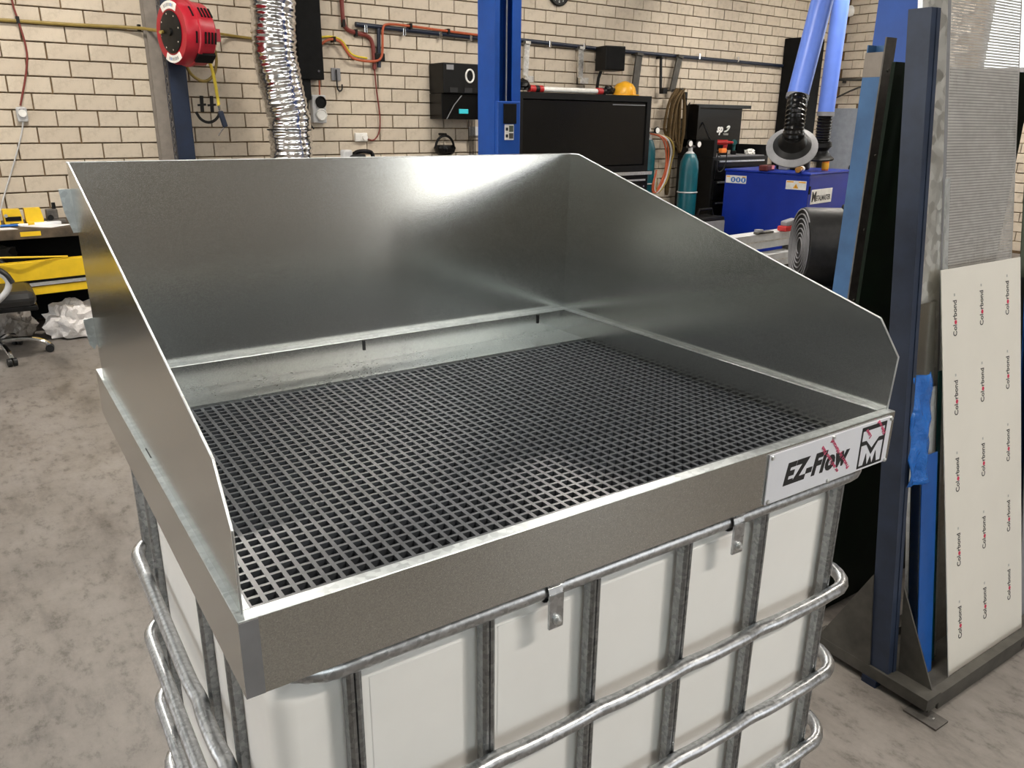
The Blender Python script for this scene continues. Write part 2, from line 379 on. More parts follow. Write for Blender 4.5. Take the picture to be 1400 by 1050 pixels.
# ceiling battens
def batten(s, off, k=1, z=4.35):
    t = thing('ceiling_light', 'white linear batten light hanging under the roof', 'ceiling light', W(s, off, z), WA, 'batten lights under the roof')
    MB().box(-.62, .62, -.07, .07, .0, .05, bev=.01).build('housing', 'white_plastic', t)
    MB().box(-.60, .60, -.055, .055, -.035, .0, bev=.012).build('diffuser', 'lamp_glow', t)
    for x in (-.5, .5): MB().cyl((x, 0, .05), (x, 0, H-z), .006, 8).build('hanger', 'raw_steel', t)
    la = bpy.data.lights.new('batten_lamp', 'AREA'); la.shape = 'RECTANGLE'; la.size = 1.2; la.size_y = .12; la.energy = LAMP_W*k; la.color = LAMP_COL
    lo = bpy.data.objects.new('batten_lamp', la); COL.objects.link(lo); lo.parent = t; lo.location = (0, 0, -.045)
for s, off, k in ((1.0, 2.6, 2.1), (5.2, 2.8, 1.6), (9.2, 2.6, 1.5), (11.4, 3.0, 1.3), (-2.2, 5.5, .8), (1.6, 6.6, .8), (5.6, 7.2, .7), (9.4, 7.0, .7), (2.2, 10.2, 1.6)): batten(s, off, k)  # last batten is added behind the camera to brighten the tray and tank front

# ---------------------------------------------------------------- tank in its cage
ZR = 1.25                    # height of the tray rim
ibc = thing('bulk_container', 'white plastic liquid tank in a galvanised tube cage under the metal tray', 'tank', (.55, .45, 0))
ib = MB
def loc(o):                  # parts of a thing are written in world coordinates, then moved to its base
    r = o.parent
    while r.parent: r = r.parent
    o.matrix_basis = (Matrix.LocRotScale(r.location, r.rotation_euler, None)).inverted() @ o.matrix_basis
    return o
bm = bmesh.new(); me = bpy.data.meshes.new('tank')
bmesh.ops.create_cube(bm, size=1)
for v in bm.verts: v.co = (.5835+v.co.x*1.095, .461+v.co.y*.838, .655+v.co.z*.91)
bmesh.ops.bevel(bm, geom=bm.edges[:], offset=.03, segments=5, affect='EDGES', profile=.5)
bm.to_mesh(me); bm.free(); me.materials.append(MATS['tank_white'])
for p in me.polygons: p.use_smooth = True
o = bpy.data.objects.new('tank', me); COL.objects.link(o); o.parent = ibc; loc(o); o.modifiers.new('normals', 'WEIGHTED_NORMAL')
# shallow swellings of the tank wall between the cage uprights
xs = [.13, .323, .508, .698, .882, 1.093]
for a, b_ in zip(xs[:-1], xs[1:]):
    for z0, z1 in ((.895, 1.085), (.70, .865), (.50, .665)):
        bm = bmesh.new(); bmesh.ops.create_cube(bm, size=1)
        for v in bm.verts: v.co = ((a+b_)/2+v.co.x*(b_-a-.055), .0425+v.co.y*.004, (z0+z1)/2+v.co.z*(z1-z0))
        bmesh.ops.bevel(bm, geom=bm.edges[:], offset=.0018, segments=2, affect='EDGES')
        me = bpy.data.meshes.new('wall_panel'); bm.to_mesh(me); bm.free(); me.materials.append(MATS['tank_white'])
        for p in me.polygons: p.use_smooth = True
        o = bpy.data.objects.new('wall_panel', me); COL.objects.link(o); o.parent = ibc; loc(o); o.modifiers.new('normals', 'WEIGHTED_NORMAL')
def ring(x0, x1, y0, y1, z, r, rc):
    pts = []
    for cx, cy, a0 in ((x1-rc, y0+rc, -90), (x1-rc, y1-rc, 0), (x0+rc, y1-rc, 90), (x0+rc, y0+rc, 180)):
        for k in range(7): a = R(a0+k*15); pts.append((cx+rc*math.cos(a), cy+rc*math.sin(a), z))
    # subdivide the straight runs
    out = []
    n = len(pts)
    for i in range(n):
        a = Vector(pts[i]); b_ = Vector(pts[(i+1) % n]); out.append(a)
        L = (b_-a).length
        if L > .2:
            for k in range(1, 60): out.append(a.lerp(b_, k/60))
    return out
loc(MB().tube(ring(.045, 1.183, .022, .90, ZR-.118, .0, .07), .0135, 14, closed=True).build('top_rail', 'galv_pipe', ibc))
VX, VY = xs, [.20, .355, .77, .90]
for z in (ZR-.353, ZR-.548, ZR-.72, ZR-.89, ZR-1.04):
    pts = []
    for p in ring(.004, 1.172, 0.0, .93, z, 0, .075):
        # the tube is pressed flat where it crosses an upright
        d = min([abs(p.x-x) for x in VX] if (p.y < .02 or p.y > .91) else [abs(p.y-y) for y in VY[:2]]+[1])
        k = .003*math.exp(-(d/.03)**2)
        if p.y < .02: p = p+Vector((0, k, 0))
        elif p.x < .02: p = p+Vector((k, 0, 0))
        pts.append(p)
    loc(MB().tube(pts, .0125, 14, closed=True).build('cage_rail', 'galv_pipe', ibc))
def upright(x, y, ax):
    # two tubes pressed side by side into one flattened bar with a crease
    mb = MB(); w_, d_ = .0098, .009
    prof = [(-w_, -d_*.6), (-w_*.55, -d_), (-w_*.12, -d_*.95), (0, -d_*.55), (w_*.12, -d_*.95), (w_*.55, -d_), (w_, -d_*.6), (w_, d_), (-w_, d_)]
    Q = T(x, y, 0) @ (RZ(-90) if ax else I4)
    mb.prism(prof, .17, ZR-.125, Q)
    return loc(mb.build('cage_upright', 'galv_upright', ibc))
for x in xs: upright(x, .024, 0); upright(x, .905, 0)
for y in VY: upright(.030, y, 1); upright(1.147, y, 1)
for x in (.424, .797):
    mb = MB(); pr = []
    for k in range(9): a = R(100+k*25); pr.append((.022+.018*math.cos(a), ZR-.118+.018*math.sin(a)))
    for (y0, z0), (y1, z1) in zip(pr[:-1], pr[1:]):
        mb.add([(x-.012, y0, z0), (x+.012, y0, z0), (x+.012, y1, z1), (x-.012, y1, z1)], [(0, 1, 2, 3)])
    mb.box(x-.012, x+.012, .002, .006, ZR-.172, ZR-.118)
    mb.box(x-.012, x+.012, .002, .026, ZR-.103, ZR-.0995)
    cl = loc(mb.build('clip', 'galv_pipe', ibc, 'pressed steel clip on the top rail'))
    mb = MB().lathe([(.0075, 0), (.0075, .003), (.0055, .003), (.0045, .0075), (0, .0085)], 10, T(x, .002, ZR-.158) @ RX(90)); bo = mb.build('rivet', 'galv_bright', cl)
pal = MB()
for x in (.06, .52, .98): pal.box(x, x+.12, 0.02, .91, .03, .13)
for y in (.02, .23, .45, .67, .80): pal.box(.0, 1.14, y, y+.11, .13, .155)
for y in (.02, .42, .80): pal.box(.0, 1.14, y, y+.11, 0.0, .03)
loc(pal.build('pallet', 'galv_pipe', ibc))
loc(MB().box(.02, 1.12, .02, .9, .15, .205, bev=.01).build('base_tray', 'galv_pipe', ibc))

# ---------------------------------------------------------------- folded steel wash tray
TW, TD = 1.2, 1.047
tray = thing('wash_tray', 'galvanised steel wash tray with tall back and sloping side panels on the caged tank', 'tray', (.6, .52, ZR-.098))
th = .0016; rw = .019
b = MB()
for x0, x1, y0, y1 in ((0, TW, 0, th*1.3), (0, TW, TD-th, TD), (0, th*1.3, th, TD-th), (TW-th, TW, th, TD-th)): b.box(x0, x1, y0, y1, ZR-.098, ZR-.0015)
loc(b.build('fascia', 'galv_sheet', tray, 'plain galvanised outer face'))
b = MB()
rb = .040
b.box(0, TW, 0, rw, ZR-.002, ZR).box(0, TW, TD-rb-.03, TD, ZR-.002, ZR).box(0, rw, rw, TD-rb-.03, ZR-.002, ZR).box(TW-rw-.006, TW, rw, TD-rb-.03, ZR-.002, ZR)
rim = loc(b.build('rim', 'galv_rim', tray, 'bright folded rim')); smooth_bevel(rim, .0009, 1)
b = MB()
yi = TD-rb-.03
b.box(rw-.002, rw, rw, yi+.024, ZR-.098, ZR-.002).box(TW-rw-.006, TW-rw-.004, rw, yi+.024, ZR-.098, ZR-.002).box(rw, TW-rw-.005, rw-.002, rw, ZR-.098, ZR-.002)
b.box(rw, TW-rw-.004, yi+.022, yi+.024, ZR-.098, ZR-.002).box(.01, TW-.01, .01, TD-.03, ZR-.0985, ZR-.0965)
loc(b.build('inner_wall', 'galv_sheet', tray))
loc(MB().box(rw+.001, TW-rw-.007, rw+.001, yi, ZR-.0965, ZR-.0955).build('sump', 'shade_black', tray, 'sump sheet painted black as shade under the grate'))  # near-black colour stands in for the shade inside the grate holes
# recessed lip under the rear rim and the ledge in front of it
b = MB().box(rw, TW-rw-.006, .884, yi+.022, ZR-.0645, ZR-.062).box(rw, TW-rw-.006, .882, .884, ZR-.076, ZR-.0615)
loc(b.build('rear_ledge', 'galv_ledge', tray, 'flat ledge along the back of the tray'))
for x in (.58, 1.10): loc(MB().box(x-.003, x+.003, yi+.019, yi+.0225, ZR-.034, ZR-.010).build('slot', 'ink_black', tray))
b = MB().box(.0065, .0085, .50, .545, ZR-.0001, ZR+.0003)
loc(b.build('rim_slot', 'ink_black', tray))
# splash panels: side outline (depth, height)
YB, HP = 1.0077, .418
prof = [(.0133, 0), (.0103, .101), (.0566, .164), (.975, HP), (YB, HP), (YB, 0)]
def side(xb, xt, lab):
    vs = []
    for dx in (0, .0018):
        for y, z in prof: vs.append((xb+(xt-xb)*z/HP+dx, y, ZR+z))
    n = len(prof)
    b = MB().add(vs, [tuple(range(n)), tuple(range(2*n-1, n-1, -1))]+[(i, (i+1) % n, n+(i+1) % n, n+i) for i in range(n)])
    p = loc(b.build('side_panel', 'galv_sheet', tray, lab))
    e = MB()      # cut edge given brighter metal, standing in for light caught there
    for (ya, za), (yb, zb) in zip(prof[:4], prof[1:5]):
        fa = lambda z: xb+(xt-xb)*z/HP+.0009
        e.tube([(fa(za), ya, ZR+za), (fa(zb), yb, ZR+zb)], .0016, 6)
    eo = e.build('edge_glint', 'galv_bright', p); eo.matrix_basis = I4
    return p
side(.0075, .0030, 'tall left side panel sloping down to the front'); side(1.1945, 1.2040, 'tall right side panel sloping down to the front')
b = MB().add([(.0085, YB, ZR), (1.195, YB, ZR), (1.2045, YB, ZR+HP), (.004, YB, ZR+HP), (.0085, YB+.0016, ZR), (1.195, YB+.0016, ZR), (1.2045, YB+.0016, ZR+HP), (.004, YB+.0016, ZR+HP)],
             [(0, 1, 2, 3), (7, 6, 5, 4), (0, 4, 5, 1), (1, 5, 6, 2), (2, 6, 7, 3), (3, 7, 4, 0)])
bp = loc(b.build('back_panel', 'galv_sheet', tray, 'tall flat back splash panel'))
b = MB().tube([(.004, YB+.001, ZR+HP), (1.2045, YB+.001, ZR+HP)], .0014, 6); b.build('edge_glint', 'galv_bright', bp)  # brighter strip for the light caught along the top edge
# ears of the back panel folded around the left panel
def ear(pts):
    b = MB().prism(pts, -.0012, .0012, T(0, YB+.016, 0) @ RX(90)); return loc(b.build('locking_ear', 'galv_rim', tray))
ear([(-.016, ZR+.368), (.006, ZR+.368), (.006, ZR+.285), (-.002, ZR+.285), (-.012, ZR+.325)])
ear([(-.010, ZR+.112), (.008, ZR+.114), (.008, ZR+.060), (.002, ZR+.048), (-.006, ZR+.060)])
# corner overlap strip at the front left of the fascia
loc(MB().box(.0, .021, -.0012, 0, ZR-.0975, ZR-.002).build('corner_strip', 'plate_white', tray, 'pale grey lapped corner of the fascia')).data.materials[0] = MATS['lap_grey']
# name plate
np_ = loc(MB().box(.846, 1.188, -.0032, -.0002, ZR-.0965, ZR-.0065, bev=.0008).build('name_plate', 'plate_white', tray, 'pale plate reading EZ-Flow with a boxed M'))
PM = T(0, -.0033, ZR) @ RX(90)     # plate plane in the thing's own frame: x right, y up
NPI = I4
text('lettering', 'EZ-Flow', .052, 'ink_black', np_, PM @ T(.972, -.054, 0), shear=.25, bold=.0024, space=1.10, sx=.88)
e = MB()
P = lambda pts, d=.0007: e.prism(pts, 0, d, PM)
x0, x1, z0, z1 = 1.097, 1.172, -.092, -.012
P([(x0, z0), (x0+.004, z0), (x0+.004, z1), (x0, z1)]); P([(x1-.004, z0), (x1, z0), (x1, z1), (x1-.004, z1)])
P([(x0, z1-.008), (x1, z1-.008), (x1, z1), (x0, z1)]); P([(x0, z0), (x1, z0), (x1, z0+.004), (x0, z0+.004)])
P([(x0, -.040), (x0+.018, -.040), ((x0+x1)/2, -.058), ((x0+x1)/2, -.070), (x0+.020, -.048), (x0, -.048)])
P([(x1, -.040), (x1-.018, -.040), ((x0+x1)/2, -.058), ((x0+x1)/2, -.070), (x1-.020, -.048), (x1, -.048)])
P([(x0+.016, z0), (x0+.030, z0), (x0+.023, -.066)]); P([(x1-.030, z0), (x1-.016, z0), (x1-.023, -.066)])
P([((x0+x1)/2-.008, z0), ((x0+x1)/2+.008, z0), ((x0+x1)/2, z0+.018)])
e.build('emblem', 'ink_black', np_)
for body, x, y in (('or and Laser Film', 1.010, -.052), ('Protect by Novacel', 1.038, -.048)):
    text('film_print', body, .0115, 'film_red', np_, PM @ T(x, y, .0009) @ RZ(133), bold=-.0001)
for body, x, y in (('Laser', 1.117, -.026), ('Film and', 1.156, -.022)):
    text('film_print', body, .0115, 'film_red', np_, PM @ T(x, y, .0009) @ RZ(133), bold=-.0001)
for x, z in ((.852, -.012), (.852, -.091), (1.012, -.011), (1.012, -.093), (1.184, -.011), (1.184, -.093)):
    MB().lathe([(.0042, 0), (.0042, .001), (.003, .003), (0, .0034)], 10, PM @ T(x, z, 0)).build('screw', 'galv_bright', np_)

# ---------------------------------------------------------------- moulded grate
gr = MB(); PX, PY = .0204, .0202; bx, by = .0064, .0052
X0, X1, Y0, Y1 = .022, 1.174, .021, .8815
nx = int((X1-X0)/PX); ny = int((Y1-Y0)/PY); PX = (X1-X0)/nx; PY = (Y1-Y0)/ny
zt, zb_ = -.0665, -.0935
xe = []
for i in range(nx): xe += [i*PX+bx/2, (i+1)*PX-bx/2]
xe = [0]+xe+[nx*PX]; ye = [0]
for j in range(ny): ye += [j*PY+by/2, (j+1)*PY-by/2]
ye += [ny*PY]
vid = {}
def gv(i, j, z):
    k = (i, j, z)
    if k not in vid: vid[k] = len(gr.v); gr.v.append((X0+xe[i]-.6, Y0+ye[j]-.45, z-zb_))
    return vid[k]
for i in range(len(xe)-1):
    for j in range(len(ye)-1):
        hole = i % 2 == 1 and j % 2 == 1
        if not hole: gr.f.append((gv(i, j, zt), gv(i+1, j, zt), gv(i+1, j+1, zt), gv(i, j+1, zt)))
        else:
            c = [(i, j), (i+1, j), (i+1, j+1), (i, j+1)]
            for (a, b_), (c_, d_) in zip(c, c[1:]+c[:1]): gr.f.append((gv(a, b_, zt), gv(a, b_, zb_), gv(c_, d_, zb_), gv(c_, d_, zt)))
me = bpy.data.meshes.new('grate'); me.from_pydata(gr.v, [], gr.f); me.materials.append(MATS['grate_black']); me.update()
g = bpy.data.objects.new('floor_grate', me); COL.objects.link(g); g.location = (.6, .45, ZR-.0950)
TRAY_FRAME.append(g)
tag(g, 'black moulded square mesh grate lying inside the galvanised tray', 'grate')

# ---------------------------------------------------------------- things on and along the back wall (s, off, z)
def wall_thing(name, label, cat, s, off, z, group=None): return thing(name, label, cat, W(s, off, z), WA, group)
def wtube(pts, off): return [(s, -o_, z) for s, z, o_ in [(p[0], p[1], p[2] if len(p) > 2 else off) for p in pts]]
def run(name, label, cat, pts, off, r, mat, clips=(), sm=2, seg=8):
    """a hose, cable or pipe that follows the wall"""
    s0, z0 = pts[0][:2]; t = wall_thing(name, label, cat, s0, off, z0)
    P_ = [(p[0]-s0, (-(p[2])+off) if len(p) > 2 else 0, p[1]-z0) for p in pts]
    MB().tube(P_, r, seg, smoothpts=sm).build(name.split('_')[-1]+'_run', mat, t)
    for cs, cz in clips:
        MB().box(cs-s0-.012, cs-s0+.012, -r-.006, off-.026, cz-z0-r-.012, cz-z0+r+.012).build('clip', 'black_plastic', t)
    return t

# steel column, blue post and chain
t = wall_thing('steel_column', 'grey steel column against the block wall beside the navy post', 'column', 2.0, .1, 0)
MB().box(-.055, .055, -.06, -.048, 0, H-.02).box(-.055, .055, .05, .062, 0, H-.02).build('flange', 'column_grey', t)
MB().box(-.006, .006, -.05, .05, 0, H-.02).build('web', 'column_grey', t)
t = wall_thing('navy_post', 'dark navy steel post carrying the red hose reel', 'post', 2.10, .33, 0)
MB().box(-.075, .075, -.075, .075, 0.012, 3.6, bev=.006).build('post', 'navy', t)
MB().box(-.14, .14, -.13, .13, 0, .012).build('base_plate', 'navy', t)
ch = MB()
for k in range(64):
    z = 3.3-k*.036; lk = [(.011*math.cos(a), 0, .023*math.sin(a)) for a in [2*math.pi*i/8 for i in range(8)]]
    ch.tube(lk, .0042, 5, T(random.uniform(-.002, .002), 0, z) @ RZ(90*(k % 2)+20), closed=True)
t = ch.build('lifting_chain', 'raw_steel'); t.location = W(2.0, .42, 0); t.rotation_euler.z = R(WA)
tag(t, 'grey steel chain hanging down beside the navy post', 'chain')

# hose reel: axis along the wall
t = wall_thing('hose_reel', 'round red retractable hose reel on the navy post', 'hose reel', 2.14, .62, 2.41)
A = RZ(14) @ RY(-90)       # reel axis (+z of the lathe) points towards -s
RR = .255
def part(mb, n, m_, lab=None): return mb.build(n, m_, t, lab)
case = part(MB().lathe([(.17, -.17), (.21, -.16), (.245, -.13), (.25, -.02), (.262, -.015), (.262, .012), (.25, .02), (.25, .09), (.235, .125), (.17, .125)], 40, A), 'case', 'reel_red')
for a in (-52, -100):
    for zz in (-.125, -.095, -.065, -.035, .045):
        MB().box(-.004, .003, -.045, .045, -.007, .007, A @ RZ(a) @ T(.2500, 0, zz)).build('vent_slot', 'black_matt', case)
part(MB().lathe([(0, .118), (.16, .118), (.165, .132), (.15, .138), (.03, .135), (.028, .15), (0, .15)], 36, A), 'hub', 'black_plastic')
part(MB().box(-.03, .02, -.045, .045, -.10, .06, A @ RZ(-140) @ T(.245, 0, -.04)), 'mouth', 'black_matt')
for a0 in (58, 238):
    pts = [(.238*math.cos(R(a0+k*8)), .238*math.sin(R(a0+k*8))) for k in range(9)]+[(.178*math.cos(R(a0+64-k*8)), .178*math.sin(R(a0+64-k*8))) for k in range(9)]
    Q = A @ RZ(90)
    pp = [(Q @ T(0, 0, 0))]
    lb = MB().prism(pts, .1255, .1285, A @ RZ(-90)); lab_ = part(lb, 'sticker', 'white_plastic')
    for k in range(7):
        aa = a0+14+k*6
        MB().box(-.012, .012, -.006, .006, .1285, .1295, A @ RZ(-90) @ RZ(aa) @ T(.208, 0, 0)).build('print', 'ink_blue' if k == 1 else 'mid_grey', lab_)
for k in range(8): part(MB().cyl((0, 0, 0), (0, 0, .006), .007, 8, M=A @ RZ(k*45+10) @ T(.14, 0, .133)), 'bolt', 'chrome')
part(MB().box(-.03, .28, -.03, .03, -.05, .05, T(0, .0, 0)).box(.16, .22, -.03, .3, -.06, .06), 'mounting_arm', 'reel_red')
t.location = W(2.13, .66, 2.41)
hs = wall_thing('air_hose', 'yellow air hose hanging out of the red reel with a blow gun', 'hose', 2.32, .55, 1.58)
MB().tube([(-.02, 0, .66), (.02, -.01, .62), (.045, 0, .5), (.055, 0, .38), (.062, 0, .26)], .0135, 8, smoothpts=2).build('hose', 'hose_yellow', hs)
MB().cyl((.062, 0, .27), (.07, 0, .22), .014, 8).build('coupling', 'chrome', hs)
MB().box(-.022, .022, -.02, .02, -.07, .07, T(.085, 0, .15) @ RY(-14), .01).build('gun_body', 'pipe_blue', hs)
MB().tube([(.098, 0, .09), (.07, 0, .06), (.03, 0, .01)], .006, 6).build('nozzle', 'raw_steel', hs)
lp = wall_thing('hose_loop', 'slack olive yellow hose loop behind the red reel', 'hose', 2.2, .28, 2.04)
MB().tube([(-.05, -.25, .22), (.0, -.05, .12), (.06, 0, .05), (.16, 0, .0), (.25, 0, .06), (.29, 0, .18), (.28, 0, .27), (.24, -.1, .34)], .014, 8, smoothpts=2).build('hose', 'hose_olive', lp)
run('supply_hose', 'olive yellow air hose clipped along the block wall to the red reel', 'hose', [(-1.5, 2.46), (.87, 2.471), (1.39, 2.47), (1.913, 2.484), (2.0, 2.45, .28), (2.05, 2.43, .5), (1.94, 2.41, .62)], .05, .014, 'hose_olive', [(.99, 2.478), (1.913, 2.484)])
run('wall_hose', 'olive yellow hose running between the red reel and silver duct', 'hose', [(2.36, 2.46, .45), (2.6, 2.48, .06), (2.919, 2.458), (3.3, 2.45)], .05, .012, 'hose_olive')

# spray painted face
t = wall_thing('spray_smiley', 'black spray painted smiling face on the cream blocks', 'graffiti', 2.44, .024, 1.69)
def stroke(pts, r): return MB().tube([(x, 0, z) for x, z in pts], r, 8, smoothpts=2, M=Matrix.Diagonal((1, .12, 1, 1)))
for x in (-.045, .047):
    stroke([(x, .245), (x-.004, .17), (x-.006, .10)], .017).build('eye', 'spray_black', t)
    stroke([(x-.045, .16), (x+.035, .168)], .010).build('eye_tick', 'spray_black', t)
stroke([(-.11, .10), (-.075, .03), (0, .0), (.075, .035), (.115, .105)], .013).build('mouth', 'spray_black', t)

# red brown flex down to a socket at the left
t = run('power_flex', 'thin red brown flex hanging from the roof to a wall socket', 'cable', [(.95, 4.0), (.966, 2.623), (.993, 2.474), (1.024, 2.245), (.987, 2.075), (.903, 1.82)], .06, .008, 'conduit_red')
t = wall_thing('wall_socket', 'small grey round socket with a plug below the red brown flex', 'socket', .905, .024, 1.69)
MB().box(-.04, .04, -.05, 0, .0, .12, bev=.015).build('box', 'light_grey', t)
MB().cyl((0, -.05, .07), (0, -.075, .07), .03, 14).build('plug', 'white_plastic', t)
MB().box(-.02, .02, -.06, -.045, .085, .105, bev=.003).build('switch', 'mid_grey', t)
run('plug_lead', 'thin grey lead drooping from the round socket to the bench', 'cable', [(.905, 1.70), (.88, 1.6), (.78, 1.35), (.66, 1.08), (.60, .96, .2)], .05, .006, 'light_grey')

# silver flexible duct
t = wall_thing('flexible_duct', 'crinkled silver foil duct hanging down in front of the wall', 'duct', 2.98, .5, 0)
pth = [(0, 0, 4.6), (0, 0, 3.4), (-.005, 0, 2.75), (-.03, 0, 2.33), (0, 0, 2.08), (.06, 0, 1.76), (.065, 0, 1.38), (.06, 0, .9), (.05, 0, .3)]
cv = []
for i in range(len(pth)-1):
    a, b_ = Vector(pth[i]), Vector(pth[i+1]); n_ = max(1, int((b_-a).length/.0105))
    for k in range(n_): cv.append(a.lerp(b_, k/n_))
for _ in range(12): cv = [cv[0]]+[(cv[i-1]+cv[i]*2+cv[i+1])/4 for i in range(1, len(cv)-1)]+[cv[-1]]
random.seed(3)
jit = [random.uniform(-.035, .035) for _ in cv]
mb = MB().tube(cv, .196, 28, rf=lambda i, n: 1+.022*math.sin(i*math.pi/2.5)+jit[i]*.15)
for i, v in enumerate(mb.v):
    p = Vector(v); d = noise.noise(p*9)*.014+noise.noise(p*22)*.007; c = cv[min(len(cv)-1, i//28)]
    q = p-c; mb.v[i] = tuple(p+q.normalized()*d)
mb.build('foil_sleeve', 'foil', t)
MB().tube([(.058+.2*math.cos(a), .2*math.sin(a), 1.64) for a in [2*math.pi*k/24 for k in range(24)]], .008, 6, closed=True).build('clamp_band', 'black_plastic', t)
MB().box(-.02, .02, -.02, .02, 4.55, H-.01).build('hanger', 'raw_steel', t)

# black enclosure behind the duct, sockets, hook
t = wall_thing('electrical_enclosure', 'tall black enclosure on the wall next to the silver duct', 'enclosure', 3.44, .0+.024, 2.11)
MB().box(-.13, .13, -.16, 0, 0, 1.6, bev=.008).build('case', 'black_matt', t)
MB().box(-.13, .0, -.12, 0, -.19, 0, bev=.006).build('gland_box', 'black_plastic', t)
MB().cyl((.07, -.16, .08), (.07, -.17, .08), .012, 10).build('lock', 'chrome', t)
MB().tube([(-.02, -.06, -.18), (-.03, -.06, -.32), (-.01, -.05, -.42), (.03, -.05, -.47)], .008, 6, smoothpts=2).build('cable', 'black_plastic', t)
MB().tube([(.12, -.05, .0), (.115, -.05, -.15)], .008, 6).build('lead', 'hose_orange', t)
t = wall_thing('switched_outlet', 'grey double round industrial outlet below the black enclosure', 'socket', 3.537, .024, 1.70)
MB().box(-.075, .075, -.07, 0, 0, .27, bev=.012).build('box', 'light_grey', t)
MB().lathe([(.055, 0), (.06, .012), (.05, .02), (.045, .008), (0, .008)], 20, T(.015, -.07, .20) @ RX(90)).build('outlet', 'black_plastic', t)
MB().lathe([(.055, 0), (.06, .012), (.05, .02), (.045, .012), (0, .012)], 20, T(.015, -.07, .08) @ RX(90)).build('dial', 'white_plastic', t)
t = wall_thing('wall_hook', 'dark steel plate with a J hook beside the double outlet', 'hook', 3.766, .024, 2.0)
MB().box(-.05, .05, -.012, 0, .115, .235, bev=.003).build('plate', 'mid_grey', t)
MB().tube([(-.005, -.03, .22), (-.005, -.03, .06), (.005, -.03, .02), (.03, -.03, .012), (.05, -.03, .03), (.052, -.03, .08)], .008, 8, smoothpts=2).build('hook', 'black_plastic', t)

# red conduit, hoses, compressed air pipe
run('red_conduit', 'thick red brown cable bundle bending down from the roof', 'cable', [(3.855, 4.6), (3.864, 2.874), (3.866, 2.68), (3.90, 2.60), (4.033, 2.575), (4.13, 2.565), (4.188, 2.515), (4.2, 2.35), (4.2, 2.239)], .05, .022, 'conduit_red', [(3.866, 2.66), (4.0, 2.578)])
run('thin_red_cable', 'thin red cable hanging in a curve to the white socket', 'cable', [(4.2, 2.24), (4.215, 2.0), (4.247, 1.765), (4.23, 1.6), (4.16, 1.52), (4.08, 1.54)], .05, .008, 'conduit_red')
run('orange_hose', 'orange hose curving along the wall up to the blue air pipe', 'hose', [(3.56, 2.40), (3.60, 2.45), (3.656, 2.487), (3.736, 2.505), (3.822, 2.478), (3.866, 2.398), (3.927, 2.332), (4.05, 2.312), (4.21, 2.315), (4.275, 2.36), (4.286, 2.50), (4.29, 2.64), (4.33, 2.69), (4.626, 2.685), (5.1, 2.665), (5.6, 2.65), (6.0, 2.64)], .09, .013, 'hose_orange', [(3.74, 2.5), (4.626, 2.685), (5.1, 2.665)])
run('yellow_cable', 'yellow cable above the orange hose next to the enclosure', 'cable', [(3.55, 2.50), (3.66, 2.525), (3.76, 2.53), (3.85, 2.50), (3.90, 2.42), (3.96, 2.36), (4.12, 2.345)], .05, .010, 'hose_yellow')
t = wall_thing('air_pipe', 'dark blue compressed air pipe running along the block wall', 'pipe', 4.0, .06, 2.66)
MB().tube([(0, 0, 0), (1.5, 0, -.035), (2.12, 0, -.02), (3.5, 0, -.047), (5.34, 0, -.06), (7.2, 0, -.075)], .024, 10).build('main_pipe', 'pipe_blue', t)
MB().tube([(.262, 0, -.01), (.25, 0, -.40)], .020, 10).build('drop_pipe', 'pipe_blue', t)
MB().box(.20, .31, -.03, .02, -.34, -.26, bev=.008).build('tee_valve', 'black_plastic', t)
for x in (.1, .55, 1.0, 1.4, 2.55, 3.1, 3.55, 5.25, 6.1): MB().box(x-.015, x+.015, -.032, .032, -.075, .0, bev=.004).build('pipe_clip', 'chrome', t)
t = wall_thing('white_socket', 'white power socket with a plug at the end of the thin red cable', 'socket', 4.01, .024, 1.515)
MB().box(-.07, .07, -.035, 0, 0, .088, bev=.006).build('face', 'white_plastic', t)
MB().cyl((.03, -.035, .04), (.03, -.07, .04), .027, 12).build('plug', 'white_plastic', t)
# dispenser, helmet, small switch
t = wall_thing('wall_dispenser', 'black box with a white ring dial and a lit cyan display', 'machine', 5.12, .024, 1.75)
MB().box(-.24, .26, -.30, 0, .27, .58, bev=.012).build('upper_case', 'black_plastic', t)
MB().box(-.24, .26, -.26, 0, 0, .27, bev=.008).build('lower_case', 'black_gloss', t)
MB().tube([(.10+.052*math.cos(a), -.305, .455+.066*math.sin(a)) for a in [2*math.pi*k/24 for k in range(24)]], .010, 6, closed=True).build('ring_dial', 'white_plastic', t)
MB().box(-.20, -.11, -.305, -.295, .51, .56).build('label_plate', 'mid_grey', t)
MB().box(-.16, -.06, -.305, -.298, .28, .33).build('slot', 'ink_black', t)
MB().box(.03, .13, -.305, -.298, .28, .33).build('slot', 'ink_black', t)
MB().box(-.02, .10, -.275, -.255, .06, .11, bev=.006).build('display', 'cyan_lamp', t)
MB().tube([(-.2, -.29, .0), (-.1, -.29, .15), (.0, -.29, .25)], .005, 6).build('lead', 'mid_grey', t)
t = wall_thing('welding_helmet', 'black welding helmet hanging on the wall under the black box', 'helmet', 5.0, .14, 1.35)
MB().lathe([(.0, .0), (.07, .005), (.115, .04), (.135, .09), (.12, .12), (.09, .125)], 22, Matrix.Diagonal((1, .8, 1, 1))).build('shell', 'black_gloss', t)
MB().tube([(-.125, 0, .09), (-.11, -.01, .17), (-.05, -.02, .225), (.03, -.02, .225), (.10, -.01, .17), (.125, 0, .09)], .014, 8, smoothpts=2).build('headband', 'black_plastic', t)
MB().box(-.05, .05, -.125, -.09, .045, .09, bev=.006).build('lens', 'black_gloss', t)
MB().cyl((0, .115, .24), (0, -.03, .24), .012, 8).build('peg', 'black_plastic', t)
